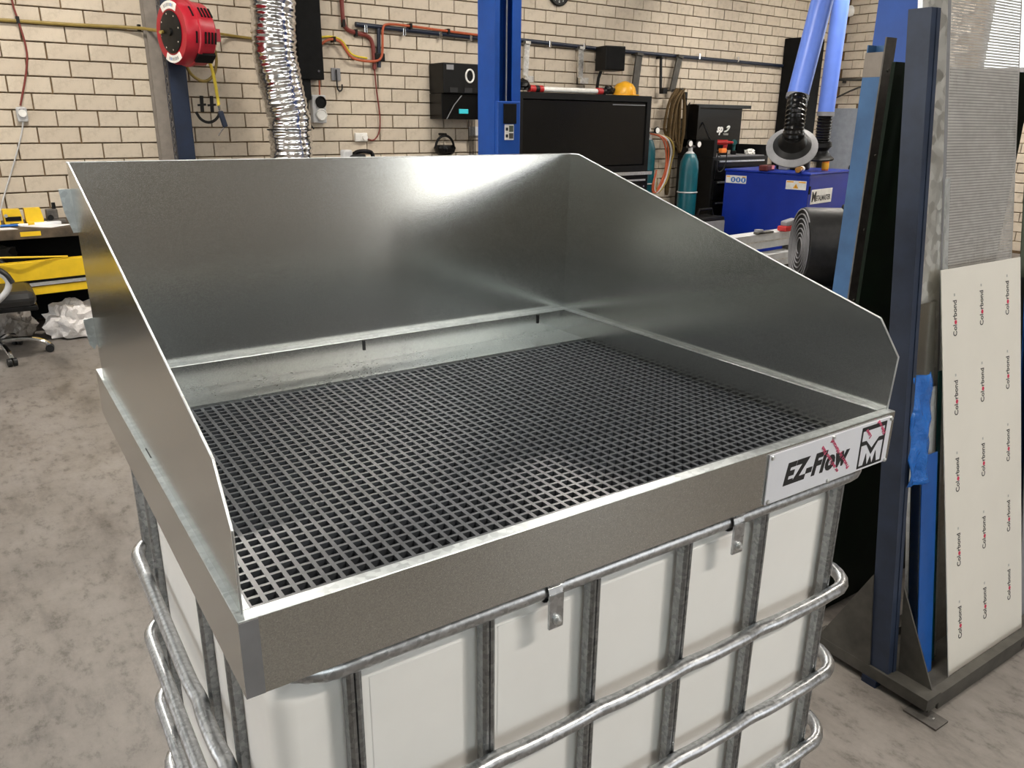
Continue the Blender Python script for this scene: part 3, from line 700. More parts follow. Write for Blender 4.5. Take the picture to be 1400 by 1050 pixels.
t = wall_thing('switch_plate', 'white switch plate with black leads beside the blue hoist column', 'switch', 5.47, .024, 1.57)
MB().box(-.075, .075, -.03, 0, 0, .10, bev=.005).build('plate', 'white_plastic', t)
for k in range(5): MB().tube([(-.09+k*.02, -.04, .45), (-.1+k*.022, -.045, .1), (-.08+k*.02, -.04, -.3-.05*k)], .005, 6, smoothpts=2).build('lead', 'black_plastic', t)

# wall clock
t = wall_thing('wall_clock', 'round black wall clock with white numerals high on the blocks', 'clock', 6.70, .024, 3.06)
Q = T(0, 0, .16) @ RX(90)
MB().lathe([(0, 0), (.165, 0), (.17, .02), (.16, .035), (.15, .03), (0, .028)], 36, Q).build('case', 'black_plastic', t)
for k in range(12):
    a = R(90-30*(k+1)); text('numeral', str(k+1), .042, 'white_plastic', t, Q @ T(.118*math.cos(a), .118*math.sin(a), .031))
MB().box(-.005, .005, -.01, .09, .032, .034, Q @ RZ(-40)).build('hand', 'white_plastic', t)
MB().box(-.004, .004, -.01, .12, .034, .036, Q @ RZ(65)).build('hand', 'white_plastic', t)

# pipe brackets
def hang(lab, s0, z0, s1, z1, w_, mat, foot=True):
    t = wall_thing('hanging_bracket', lab, 'bracket', s1, .10, z1)
    a = math.degrees(math.atan2(s0-s1, z0-z1)); L = math.hypot(s0-s1, z0-z1)
    MB().box(-w_/2, w_/2, -.012, .012, 0, L, RY(a)).build('bar', mat, t)
    if foot: MB().box(-w_/2, w_/2+.05, -.06, .012, .0, .07).build('foot', mat, t)
    MB().box(-w_/2, w_/2, -.03, .09, L-.03, L, RY(a)).build('wall_tab', mat, t)
hang('galvanised flat bracket hanging from the air pipe next to the blue hoist column', 6.185, 2.63, 6.16, 2.18, .075, 'galv_bar')
hang('galvanised flat bracket hanging above the white tube light', 7.03, 2.62, 7.03, 2.19, .08, 'galv_bar')
hang('dark flat bar bracket hanging behind the yellow hard hat', 8.05, 2.60, 7.99, 2.06, .11, 'dark_steel', False)
hang('thin black rod bracket hanging from the air pipe', 8.46, 2.58, 8.50, 2.11, .03, 'black_plastic')
hang('dark flat bar bracket carrying the brown straps', 8.83, 2.61, 8.72, 2.14, .10, 'dark_steel', False)
t = wall_thing('speaker', 'black wall speaker on a bracket above the tool cabinet', 'speaker', 7.36, .27, 2.345)
MB().box(-.13, .15, -.13, .13, 0, .285, RZ(-12), .01).build('cabinet', 'black_plastic', t)
MB().box(-.12, .14, -.14, -.13, .012, .272, RZ(-12), .004).build('grille', 'black_matt', t)
MB().tube([(-.02, .10, .05), (-.06, .12, -.08), (-.07, .13, -.2)], .02, 8).build('bracket', 'black_plastic', t)
MB().cyl((.0, .1, .14), (.0, .24, .14), .025, 10).build('ball_mount', 'black_plastic', t)

# ---------------------------------------------------------------- blue two post hoist
def hoist(lab, s, off, rz, carriage=True):
    t = thing('hoist_column', lab, 'hoist', W(s, off), rz)
    MB().box(-.134, -.120, -.1225, .1225, .02, 3.75).box(.120, .134, -.1225, .1225, .02, 3.75).box(-.12, .12, .11, .1225, .02, 3.75).box(-.12, -.085, -.1225, -.11, .02, 3.75).box(.045, .12, -.1225, -.11, .02, 3.75).build('column', 'hoist_blue', t)
    MB().box(-.25, .25, -.22, .25, 0, .02).build('base_plate', 'hoist_blue', t)
    MB().tube([(-.065, -.06, .3), (-.065, -.06, 3.7)], .012, 8).build('lift_cable', 'light_grey', t)
    MB().tube([(-.068, -.06, 1.95), (-.068, -.06, 2.22)], .018, 8).build('cable_end', 'light_grey', t)
    MB().tube([(.03, -.06, .3), (.03, -.06, 3.7)], .007, 8).build('safety_wire', 'light_grey', t)
    MB().box(-.02, .0, .0, .03, .3, 2.35).build('guide_rod', 'navy', t)
    if carriage:
        c = MB().box(-.13, .105, -.165, -.02, .9, 1.90, bev=.008).build('carriage', 'hoist_blue', t)
        MB().box(-.075, .06, -.172, -.164, 1.72, 1.88, bev=.003).build('rubber_pad', 'black_matt', c)
        lb = MB().box(-.06, .035, -.1675, -.164, 1.59, 1.715, bev=.001).build('sticker', 'white_plastic', c)
        MB().box(-.015, .03, -.1685, -.167, 1.655, 1.705).build('print', 'olive', lb)
        MB().box(-.015, .03, -.1685, -.167, 1.60, 1.645).build('print', 'dark_steel', lb)
        MB().box(-.05, -.025, -.1685, -.167, 1.665, 1.69).build('print', 'ink_black', lb)
        MB().box(-.05, -.025, -.1685, -.167, 1.61, 1.635).build('print', 'ink_black', lb)
        for zz in (.95, 1.05): pass
    return t
hoist('blue hoist column with cables, carriage pad and a white sticker behind the tray', 4.208, 2.28, WA)
hoist('plain blue hoist column standing behind the sheet rack', 4.47, 5.66, WA+100, False)

# ---------------------------------------------------------------- tool cabinet, lamp and hat on top
t = wall_thing('tool_cabinet', 'wide black tool cabinet with a tall hutch standing against the wall', 'cabinet', 6.66, .4, 0)
MB().box(-1.06, 1.07, -.30, .34, 0.06, 1.10, bev=.01).build('body', 'black_plastic', t)
MB().box(-1.09, 1.09, -.34, .35, 1.10, 1.15, bev=.006).build('worktop', 'black_gloss', t)
MB().box(-1.09, 1.09, -.348, -.34, 1.105, 1.145).build('worktop_edge', 'galv_bright', t)
MB().box(-1.06, -.98, -.30, .34, 1.15, 2.05).box(.98, 1.05, -.30, .34, 1.15, 2.05).box(-.98, .98, -.30, .34, 1.98, 2.05).box(-.98, .98, .30, .34, 1.15, 1.98).box(-.98, .98, -.30, -.25, 1.15, 1.22).build('hutch', 'black_plastic', t)
MB().box(-.975, .975, -.285, -.27, 1.23, 1.97, bev=.004).build('hutch_shutter', 'black_gloss', t)
MB().box(.40, .95, -.292, -.285, 1.935, 1.945).build('shutter_handle', 'mid_grey', t)
for i in range(3):
    for x0, x1 in ((-1.03, -.36), (-.34, .33), (.35, 1.04)):
        d = MB().box(x0, x1, -.315, -.29, .18+i*.30, .46+i*.30, bev=.005).build('drawer', 'black_gloss', t)
        MB().box(x0+.05, x1-.05, -.335, -.315, .43+i*.30, .45+i*.30).build('handle', 'galv_bright', d)
        MB().cyl((x1-.06, -.315, .36+i*.3), (x1-.06, -.32, .36+i*.3), .012, 10).build('lock', 'chrome', d)
for x in (-.95, .95):
    for y in (-.22, .26): MB().cyl((x-.02, y, .03), (x+.02, y, .03), .03, 12).build('caster', 'rubber', t)
t = wall_thing('tube_work_light', 'white tube work light with red and black ends on the cabinet', 'lamp', 6.55, .40, 2.05)
MB().cyl((-.36, 0, .045), (.50, 0, .045), .030, 16).build('tube', 'white_plastic', t)
for a, b_, m_ in ((-.42, -.36, 'tool_red'), (-.48, -.42, 'black_plastic'), (-.56, -.48, 'tool_red'), (.50, .58, 'tool_red'), (.58, .63, 'black_plastic')):
    MB().cyl((a, 0, .045), (b_, 0, .045), .042, 12).build('end_cap', m_, t)
MB().blob((-.65, 0, .07), (.09, .06, .075), 3, .4).build('cable_coil', 'black_plastic', t)
MB().blob((.70, 0, .05), (.09, .05, .06), 5, .4).build('cable_coil', 'black_plastic', t)
t = wall_thing('hard_hat', 'yellow hard hat on top of the black tool cabinet', 'hard hat', 7.5, .42, 2.05)
MB().lathe([(.165, .0), (.175, .008), (.15, .018), (.148, .05), (.135, .10), (.10, .145), (.05, .163), (0, .167)], 28).build('shell', 'helmet_yellow', t)
MB().tube([(0, -.15, .03), (0, -.125, .11), (0, -.06, .165), (0, .06, .165), (0, .125, .11), (0, .15, .03)], .012, 8, smoothpts=2).build('ridge', 'helmet_yellow', t)
MB().box(-.05, .05, -.22, -.15, .004, .016, bev=.004).build('peak', 'helmet_yellow', t)

# ---------------------------------------------------------------- gas corner
def cylinder(lab, s, off, h, r, mat, grp=None):
    t = wall_thing('gas_cylinder', lab, 'gas cylinder', s, off, 0)
    MB().lathe([(r*.96, 0), (r, .03), (r, h-.22), (r*.93, h-.13), (r*.62, h-.04), (r*.36, h-.01), (0, h)], 24).build('body', mat, t)
    MB().lathe([(r*.63, h-.045), (r*.38, h-.008), (.03, h+.0), (.028, h+.05), (0, h+.05)], 20).build('shoulder', 'light_grey', t)
    v = MB().cyl((0, 0, h), (0, 0, h+.11), .02, 10).cyl((-.07, 0, h+.06), (.08, 0, h+.06), .018, 10).build('valve', 'raw_steel', t)
    for dx, dz in ((.10, .09), (-.07, .10)):
        MB().lathe([(0, 0), (.045, 0), (.048, .02), (.04, .028), (0, .028)], 18, T(dx, -.03, h+dz) @ RX(90)).build('gauge', 'black_plastic', v)
        MB().cyl((dx, -.058, h+dz), (dx, -.06, h+dz), .036, 16).build('gauge_face', 'white_plastic', v)
    MB().tube([(r*1.03*math.cos(a), r*1.03*math.sin(a), h*.62) for a in [2*math.pi*k/20 for k in range(20)]], .010, 6, closed=True).build('chain_band', 'light_grey', t)
    return t
cylinder('slim blue gas cylinder half hidden behind the tool cabinet', 7.99, .42, 1.55, .10, 'teal')
cylinder('teal gas cylinder with gauges beside the brown straps', 8.46, .74, 1.38, .125, 'teal')
t = wall_thing('gas_hoses', 'coiled orange welding hoses hanging beside the tool cabinet', 'hose', 8.05, .62, .75)
for k in range(4):
    d = k*.025
    MB().tube([(-.06, .19, .85), (-.02+d, -.02*k, .82), (.07+d, -.03*k, .66), (.10+d, 0, .45), (.03+d, -.01*k, .25), (-.10+d, 0, .08), (-.16+d, 0, .16), (-.08, 0, .4)], .011, 6, smoothpts=2).build('hose', ('hose_orange', 'hose_orange', 'light_grey', 'hose_olive')[k], t)
t = wall_thing('strap_bundle', 'bundle of brown lifting straps looped over a wall bracket', 'straps', 8.70, .18, 1.10)
random.seed(11)
for k, (xl_, xr_, zb) in enumerate(((-.20, -.02, .42), (-.14, .05, .34), (-.02, .17, .30), (.04, .13, .22), (-.17, -.10, -.35))):
    y_ = -.025-.018*k
    MB().tube([(.01*k, y_, 1.08), (xl_*.7, y_, .92), (xl_, y_, .60), (xl_+.01, y_, zb+.12), ((xl_+xr_)/2, y_, zb), (xr_-.01, y_, zb+.12), (xr_, y_, .62), (xr_*.7+.02, y_, .92), (.03+.01*k, y_, 1.08)], .024, 8, smoothpts=2, flat=.6).build('strap', 'strap_brown', t)
MB().cyl((.02, .155, 1.06), (.02, -.12, 1.07), .014, 10).build('hanging_peg', 'dark_steel', t)
t = wall_thing('double_hook', 'black double hook on the blocks right of the brown straps', 'hook', 9.04, .024, 1.95)
MB().box(-.09, -.01, -.02, 0, .10, .25, bev=.004).build('plate', 'black_plastic', t)
MB().box(.02, .07, -.02, 0, .08, .20, bev=.004).build('plate', 'black_plastic', t)
MB().tube([(.04, -.03, .12), (.04, -.03, .02), (.08, -.03, 0), (.12, -.03, .06)], .009, 8, smoothpts=2).build('hook', 'black_plastic', t)
t = wall_thing('welder_unit', 'dark portable welder on the floor below the teal cylinder', 'welder', 8.25, 1.25, 0)
MB().box(-.22, .22, -.16, .16, .12, .60, bev=.03).build('case', 'black_plastic', t)
MB().box(-.20, .20, -.17, -.16, .34, .55, bev=.01).build('panel', 'mid_grey', t)
MB().tube([(-.15, 0, .60), (-.12, 0, .68), (.12, 0, .68), (.15, 0, .60)], .018, 8).build('handle', 'black_plastic', t)
for x in (-.17, .17): MB().cyl((x, -.17, .1), (x, .17, .1), .1, 18).build('wheel', 'rubber', t)

# black tool chest with open lid
t = wall_thing('tool_chest', 'black tool chest with a raised lid and white logo next to the teal cylinder', 'tool chest', 9.53, .44, 0)
MB().box(-.62, .60, -.32, .32, .10, 1.30, bev=.012).build('body', 'black_plastic', t)
MB().box(-.62, -.56, -.32, .32, 1.30, 1.52).build('side_cheek', 'black_plastic', t); MB().box(.54, .60, -.32, .32, 1.30, 1.45).build('side_cheek', 'black_plastic', t)
lid = MB().box(-.60, .58, .20, .25, 1.36, 1.96, bev=.01).box(-.60, .58, .05, .22, 1.94, 1.985).box(-.62, -.585, .0, .24, 1.42, 1.97).build('lid', 'black_gloss', t)
text('logo', 'sp', .15, 'white_plastic', lid, T(.10, .197, 1.66) @ RX(90), shear=.25, bold=.006)
MB().tube([(.20, .196, 1.62), (.26, .196, 1.63), (.32, .196, 1.69), (.29, .196, 1.70), (.25, .196, 1.67)], .012, 6, smoothpts=2).build('logo_swoosh', 'white_plastic', lid)
text('logo', 'TOOLS', .035, 'white_plastic', lid, T(.24, .197, 1.585) @ RX(90))
MB().tube([(-.45, -.30, 1.30), (-.30, .05, 1.55), (-.28, .2, 1.75)], .012, 6).build('gas_strut', 'black_plastic', t)
for i in range(4):
    d = MB().box(-.58, .56, -.335, -.315, .16+i*.28, .42+i*.28, bev=.005).build('drawer', 'black_gloss', t)
    MB().box(-.50, .48, -.352, -.335, .39+i*.28, .41+i*.28).build('handle', 'galv_bright', d)
MB().box(-.55, .53, -.30, .2, 1.30, 1.312).build('tray_liner', 'mid_grey', t)
for x in (-.5, .48):
    for y in (-.25, .25): MB().cyl((x-.02, y, .05), (x+.02, y, .05), .05, 14).build('caster', 'rubber', t)
def drill(lab, s, off, z, mat, rz):
    t = thing('cordless_drill', lab, 'drill', W(s, off, z), rz)
    MB().cyl((-.09, 0, .17), (.05, 0, .17), .036, 14).cyl((.05, 0, .17), (.13, 0, .17), .024, 12, .014).build('motor', mat, t)
    MB().box(-.025, .03, -.02, .02, .05, .15, RY(10), .008).build('grip', mat, t)
    MB().box(-.06, .06, -.035, .035, 0, .055, bev=.008).build('battery', 'black_plastic', t)
drill('teal cordless drill lying in the black tool chest', 9.66, .50, 1.312, 'drill_teal', 40)
drill('red cordless drill in the black tool chest', 9.38, .54, 1.312, 'tool_red', -60)
t = wall_thing('orange_tube', 'small orange tube standing in the tool chest', 'tube', 9.15, .58, 1.312)
MB().lathe([(.022, 0), (.024, .10), (.018, .12), (.010, .13), (.008, .17), (0, .17)], 14).build('body', 'tool_orange', t)
MB().lathe([(.012, .13), (.010, .175), (0, .175)], 12).build('cap', 'white_plastic', t)
t = wall_thing('rag', 'crumpled pale rag on the tool chest tray', 'rag', 9.90, .60, 1.312)
MB().blob((0, 0, .03), (.09, .06, .05), 8, .5).build('cloth', 'white_plastic', t)
t = wall_thing('orange_lever', 'orange handle on a black cable hooked to the tool chest', 'handle', 8.78, .93, 1.10)
MB().box(.05, .16, -.03, .03, .26, .32, bev=.012).build('grip', 'tool_orange', t)
MB().tube([(.02, 0, .29), (.0, 0, .05), (.1, 0, 0), (.2, 0, .1), (.2, 0, .29)], .008, 6, smoothpts=2).build('cable', 'black_plastic', t)

# tall black cabinet in the corner, pipes
t = wall_thing('corner_locker', 'tall black locker on the wall behind the blue extraction arms', 'locker', 11.5, .024, 0)
MB().box(-.26, .26, -.35, 0, .06, 2.98, bev=.01).build('body', 'black_matt', t)
MB().box(-.24, .24, -.365, -.35, .1, 2.94, bev=.004).build('door', 'black_matt', t)
MB().box(.18, .20, -.39, -.365, 1.4, 1.6).build('handle', 'mid_grey', t)
t = wall_thing('drain_pipe', 'white plastic elbow on a black down pipe in the corner', 'pipe', 12.45, .12, 0)
MB().cyl((0, 0, .0), (.0, 0, 3.33), .055, 14).build('down_pipe', 'black_plastic', t)
MB().tube([(-.02, 0, 4.6), (-.02, 0, 3.62), (.0, -.02, 3.50), (.09, -.06, 3.44), (.17, -.1, 3.46)], .085, 14, smoothpts=2).build('elbow', 'white_plastic', t)
MB().tube([(0, 0, 3.3), (0, 0, 3.42)], .07, 12).build('collar', 'white_plastic', t)
t = thing('pipe_brace', 'thin dark pipe with a raking brace on the side wall', 'pipe', W(12.6, .1, 2.4), WA)
MB().tube([(0, .06, .04), (0, -1.2, .0)], .022, 8).build('pipe', 'dark_steel', t)
MB().tube([(0, .02, -.28), (0, -.5, -.06), (0, -1.0, -.02)], .014, 8, smoothpts=2).build('brace', 'dark_steel', t)
for y in (-.15, -.9): MB().box(.0, .1, y-.012, y+.012, -.02, .02).build('clip', 'dark_steel', t)

# ---------------------------------------------------------------- blue fume extractor cabinet and its arms
t = thing('fume_extractor', 'bright blue fume extractor cabinet with warning stickers and a maker sign', 'extractor', W(9.1, 2.15, 0), WA+9)
MB().box(0, 1.30, 0, 1.18, .06, 1.13, bev=.012).build('body', 'cabinet_blue', t)
MB().box(-.012, 1.31, -.012, 1.19, 1.13, 1.16, bev=.01).build('top', 'cabinet_blue', t)
MB().box(.03, 1.27, .03, 1.15, 0, .06).build('plinth', 'black_plastic', t)
QS = T(-.001, 0, 0) @ RZ(-90) @ RX(90)      # left side plane: x = away from the corner is negative, y up
QF = T(0, -.001, 0) @ RX(90)
def sticker(par, Q, x0, x1, z0, z1, mat='white_plastic', d=.004): return MB().box(x0, x1, z0, z1, 0, d, Q, ).build('sticker', mat, par)
st = sticker(t, QS, -1.16, -.86, .98, 1.08)
for k in range(3): MB().cyl((-1.05+.075*k, 1.025, .004), (-1.05+.075*k, 1.025, .006), .034, 18, M=QS).build('pictogram', 'ink_blue', st)
for k in range(3): MB().box(-1.06+.075*k, -1.04+.075*k, 1.005, 1.045, .006, .007, QS).build('pictogram_mark', 'white_plastic', st)
MB().box(-1.15, -1.10, 1.055, 1.07, .004, .005, QS).build('print', 'helmet_yellow', st)
MB().box(-.92, -.87, 1.055, 1.07, .004, .005, QS).build('print', 'helmet_yellow', st)
st = sticker(t, QS, -.30, -.03, .95, 1.06)
MB().prism([(-.20, .965), (-.13, .965), (-.165, 1.025)], .004, .0055, QS).build('warning_triangle', 'helmet_yellow', st)
MB().box(-.168, -.162, .975, 1.005, .0055, .0065, QS).build('triangle_mark', 'ink_black', st)
MB().box(-.29, -.20, 1.035, 1.05, .004, .005, QS).build('print', 'helmet_yellow', st)
MB().box(-.13, -.04, 1.035, 1.05, .004, .005, QS).build('print', 'helmet_yellow', st)
sg = MB().box(.10, .72, .77, .95, 0, .006, QF, .002).build('maker_sign', 'white_plastic', t, 'white sign reading METALMASTER')
text('sign_lettering', 'M', .17, 'ink_blue', sg, QF @ T(.18, .855, .007), bold=.006).data.materials[0] = MATS['ink_black']
text('sign_lettering', 'ETALMASTER', .092, 'ink_black', sg, QF @ T(.46, .835, .007), bold=.002, space=.95, sx=.82)
MB().box(.02, .05, .90, 1.0, 0, .012, QF, .003).build('latch', 'black_plastic', t)
MB().box(.012, .016, .1, 1.1, 0, .002, QF).build('door_gap', 'ink_black', t)
# front arm
def extraction_arm(lab, hood, p_el, p_top, r, hr, tilt, hoodr=.36):
    t = thing('extraction_arm', lab, 'extraction arm', W(*hood), WA)
    o_ = Vector((hood[0], -hood[1], hood[2]))
    L = lambda s, off, z: Vector((s, -off, z))-o_
    e0, e1 = L(*p_el), L(*p_top)
    h0 = Vector((0, 0, .16))
    Q = Vector(tilt).to_track_quat('Z', 'Y').to_matrix().to_4x4()
    MB().lathe([(hoodr, -.02), (hoodr+.005, .0), (hoodr*.62, .05)], 36, Q).build('hood_rim', 'mid_grey' if hoodr > .2 else 'black_plastic', t)
    MB().lathe([(hoodr*.63, .048), (hoodr*.5, .10), (.12, .15), (.115, .20)], 36, Q).build('hood_cone', 'black_plastic', t)
    MB().lathe([(0, .0), (hoodr*.96, -.012), (hoodr*.45, .10), (0, .11)], 36, Q).build('hood_lining', 'black_plastic', t)
    ax = (Q @ Vector((0, 0, .18)))
    n_ = 44; pts = []
    d1 = (e1-e0).normalized()
    for k in range(n_+1):
        u_ = k/n_; pts.append((1-u_)**2*ax+2*u_*(1-u_)*(ax+(Q.to_3x3() @ Vector((0, 0, .16)))*.9)+u_*u_*(e0+d1*.02))
    MB().tube(pts, hr, 20, rf=lambda i, n: 1+.055*math.sin(i*math.pi*2/4)).build('corrugated_elbow', 'black_gloss', t)
    MB().cyl(e0-d1*.0, e1, r, 24).build('tube', 'arm_blue', t)
    MB().cyl(e0-d1*.02, e0+d1*.03, r*1.05, 24).build('band', 'mid_grey', t)
    side_ = Vector((r*1.15, .05, 0))
    b0, b1 = e0+side_+d1*-.25, e1+side_
    Qb = T(*b0) @ (b1-b0).to_track_quat('Z', 'Y').to_matrix().to_4x4()
    MB().box(-.03, .03, -.03, .03, 0, (b1-b0).length, Qb).build('support_beam', 'arm_beam_blue', t)
    MB().cyl(b0+d1*.35+Vector((0, -.05, 0)), b0+d1*.35+Vector((0, .03, 0)), .025, 12).build('joint_bolt', 'chrome', t)
    # upper elbow to the wall bracket
    w1 = Vector((e1.x+.3, hood[1]-.05, e1.z+.5))
    MB().tube([e1-d1*.05, e1+d1*.2, (e1+w1)/2+Vector((0, 0, .35)), w1], hr*1.0, 18, smoothpts=3, rf=lambda i, n: 1+.05*math.sin(i*2.2)).build('upper_hose', 'black_gloss', t)
    MB().box(w1.x-.15, w1.x+.15, w1.y-.02, w1.y+.03, w1.z-.2, w1.z+.2).build('wall_bracket', 'arm_beam_blue', t)
    return t
t = extraction_arm('blue extraction arm with a round black and grey hood over the extractor', (7.97, 2.62, 1.50), (7.99, 2.6, 2.02), (8.245, 2.6, 3.05), .115, .105, (-.62, -.42, .66), .27)
MB().box(-.32, -.16, -.02, .02, .30, .44, RY(35), .01).build('hood_handle', 'black_plastic', t)
extraction_arm('second blue extraction arm behind the first with a small black nozzle', (9.53, 2.0, 1.32), (9.50, 2.0, 1.86), (9.52, 2.0, 3.2), .10, .09, (-.1, 0, 1), .15)

# odds and ends on the extractor top
EX = lambda x, y, z=1.16: WT(T(*W(9.1, 2.15, 0)) @ RZ(WA+9) @ Vector((x, y, z)))
t = thing('lying_bottle', 'amber bottle with a pale label lying on the blue extractor', 'bottle', EX(.10, .16), WA+20)
MB().lathe([(.0, 0), (.036, .004), (.038, .14), (.03, .17), (.014, .19), (.014, .23), (0, .23)], 18, T(-.2, 0, .039) @ RY(90)).build('body', 'amber_glass', t)
MB().lathe([(.0385, .0), (.0385, .09)], 18, T(-.08, 0, .039) @ RY(90)).build('label_band', 'light_grey', t)
t = thing('spray_bottle', 'orange spray bottle with a white nozzle standing on the blue extractor', 'bottle', EX(.74, .14), 0)
MB().lathe([(.040, 0), (.044, .01), (.044, .15), (.036, .19), (.018, .21), (0, .21)], 20).build('body', 'tool_orange', t)
MB().lathe([(.045, .02), (.0455, .03), (.0455, .09), (.045, .10)], 20).build('label_band', 'helmet_yellow', t)
MB().lathe([(.02, .205), (.02, .235), (.010, .25), (.007, .285), (0, .285)], 14).build('nozzle', 'white_plastic', t)
t = thing('maroon_tool', 'maroon tin with a pale tag on the corner of the extractor', 'tin', EX(.06, .62), 10)
MB().box(-.11, .11, -.06, .06, 0, .07, bev=.015).build('tin', 'maroon', t)
MB().box(.02, .09, -.065, -.06, .02, .065).build('tag', 'pink', t)
t = thing('blower_box', 'black motor housing on top of the blue extractor', 'housing', EX(.66, .55), WA+9)
MB().lathe([(.20, 0), (.22, .02), (.22, .20), (.16, .26), (.10, .28), (.10, .34), (0, .34)], 24).build('housing', 'black_plastic', t)
MB().box(-.3, .3, -.06, .06, 0, .06, bev=.01).build('bracket', 'mid_grey', t)
# wire rack seen through the doorway
t = thing('outdoor_mesh', 'pale mesh crate with red bottles outside the doorway', 'crate', W(13.6, .9, 0), WA)
for k in range(9): MB().box(-.3, .3, -.01, .01, 0, 2.2, T(0, -.5+k*.13, 0)).build('slat', 'white_plastic', t)
for k in range(3): MB().lathe([(.05, 0), (.05, .25), (.02, .30), (0, .30)], 12, T(-.36, -.3+.15*k, .95)).build('bottle', 'pink', t)
MB().box(-.42, -.3, -.55, .6, .9, .95).build('shelf', 'light_grey', t)
for y in (-.5, .55): MB().box(-.42, -.38, y-.02, y+.02, 0, .9).build('leg', 'light_grey', t)

# ---------------------------------------------------------------- galvanised beams on a trestle, with two tools
def c_beam(lab, s0, s1, off, z0, z1, rz=0):
    t = thing('steel_section', lab, 'beam', W((s0+s1)/2, off, z0), WA+rz); L = (s1-s0)/2; h = z1-z0
    MB().box(-L, L, -.006, .0, 0, h).box(-L, L, .0, .14, 0, .006).box(-L, L, .0, .14, h-.006, h).box(-L, L, .134, .14, 0, .03).box(-L, L, .134, .14, h-.03, h).build('channel', 'zinc_white', t)
    MB().box(-L, L, -.010, -.006, h*.47, h*.53).build('rib', 'galv_bar', t)
    return t
c_beam('upper galvanised channel on the trestle carrying the red clamp', 4.4, 7.2, 3.62, .645, .78, 3)
c_beam('lower galvanised channel on the trestle under the red clamp', 4.5, 7.2, 3.72, .49, .605, 3)
t = wall_thing('trestle', 'dark steel trestle under the galvanised channels', 'trestle', 5.8, 3.55, 0)
for x in (-.75, .9):
    MB().box(x-.025, x+.025, -.28, .02, .44, .485).build('cross_bar', 'dark_steel', t)
    for y in (-.26, 0): MB().box(x-.02, x+.02, y-.02, y+.02, 0, .44).build('leg', 'dark_steel', t)
    MB().box(x-.022, x+.022, -.28, .02, .606, .644).build('spacer', 'dark_steel', t)
t = wall_thing('red_clamp', 'red and grey clamp lying on the galvanised channels', 'clamp', 6.62, 3.60, .785)
MB().box(-.09, .09, -.05, .05, 0, .05, bev=.012).build('jaw', 'tool_red', t)
MB().box(-.05, .11, -.04, .04, .05, .10, RY(-8), .012).build('body', 'mid_grey', t)
t = wall_thing('tape_measure', 'flat dark tool lying beside the red clamp', 'tool', 6.28, 3.60, .785)
MB().box(-.13, .10, -.03, .03, 0, .02, bev=.006).build('blade', 'dark_steel', t)
MB().cyl((-.09, 0, .02), (-.09, 0, .04), .04, 14).build('knob', 'mid_grey', t)

# coiled black strip on a stand, with a jacket
t = thing('rubber_roll', 'large coil of black rubber strip with a spiral end', 'coil', W(5.62, 4.78, .56), WA-41)
Q = T(0, 0, .30) @ RY(90)
MB().lathe([(.29, -.32), (.295, -.30), (.295, .36), (.29, .38)], 48, Q).build('core', 'rubber', t)
sp = []
for k in range(220):
    a = k*.19; r_ = .05+.235*k/219; sp.append(Q @ Vector((r_*math.cos(a), r_*math.sin(a), -.325)))
MB().tube(sp, .0055, 6).build('spiral_end', 'mid_grey', t)
MB().box(-.05, .30, -.29, .10, .52, .62, RX(8), .02).build('loose_flap', 'rubber', t)
t = wall_thing('coil_stand', 'black steel stand under the rubber coil', 'stand', 5.66, 4.8, 0)
MB().box(-.40, .50, -.32, .32, .52, .555, bev=.006).build('top', 'black_plastic', t)
for x in (-.36, .46):
    for y in (-.28, .28): MB().box(x-.025, x+.025, y-.025, y+.025, 0, .52).build('leg', 'black_plastic', t)
MB().box(-.36, .46, -.30, .30, .12, .15).build('shelf', 'black_plastic', t)
t = wall_thing('denim_jacket', 'dark blue jacket slung against the rubber coil', 'jacket', 5.42, 5.12, .86)
MB().blob((.0, 0, .02), (.17, .10, .15), 4, .5, flatbottom=False).build('cloth', 'denim', t)
MB().tube([(.0, -.10, .08), (.06, -.11, -.08), (.14, -.10, -.30), (.2, -.05, -.45)], .03, 8, smoothpts=2).build('sleeve', 'denim', t)

# ---------------------------------------------------------------- sheet rack on the right
t = thing('sheet_rack', 'leaning steel sheet rack with a slate blue post and triangular foot gussets', 'rack', (2.07, .366, 0))
k_ = .11
YZ = Matrix(((0, 0, 1, 0), (1, 0, 0, 0), (0, 1, 0, 0), (0, 0, 0, 1)))
def post(x):
    # folded channel post leaning back, lips towards the sheets
    sh = Matrix(((1, 0, 0, x), (0, 1, k_, .0), (0, 0, 1, 0), (0, 0, 0, 1)))
    return MB().box(-.020, -.016, -.033, .033, .06, 2.05, sh).box(-.016, .004, -.033, -.029, .06, 2.05, sh).box(-.016, .020, .029, .033, .06, 2.05, sh).box(.004, .020, -.036, -.029, .06, 2.05, sh).box(.016, .020, -.029, .0, .06, 2.05, sh)
post(0).build('post', 'rack_blue', t); post(1.75).build('post', 'rack_blue', t)
for x in (0, 1.75):
    MB().box(x-.03, x+.045, -.165, .25, .025, .065).build('foot_beam', 'dark_steel', t)
    MB().prism([(-.033, .065), (-.145, .065), (.0, .36)], -.003, .003, T(x+.030, 0, 0) @ YZ).build('gusset', 'dark_steel', t)
    MB().prism([(.033, .05), (.235, .05), (.075, .385)], -.003, .003, T(x-.025, 0, 0) @ YZ).build('gusset', 'dark_steel', t)
    MB().box(x-.035, x+.01, .0, .05, .0, .025).build('foot_block', 'navy', t)
    MB().box(x-.005, x+.04, -.16, -.11, .006, .025).build('foot_block', 'dark_steel', t)
    fp = MB().box(x-.055, x+.015, -.215, -.11, 0, .006).build('foot_plate', 'raw_steel', t)
    MB().cyl((x-.028, -.185, .006), (x-.028, -.185, .018), .009, 6).build('anchor_bolt', 'chrome', fp)
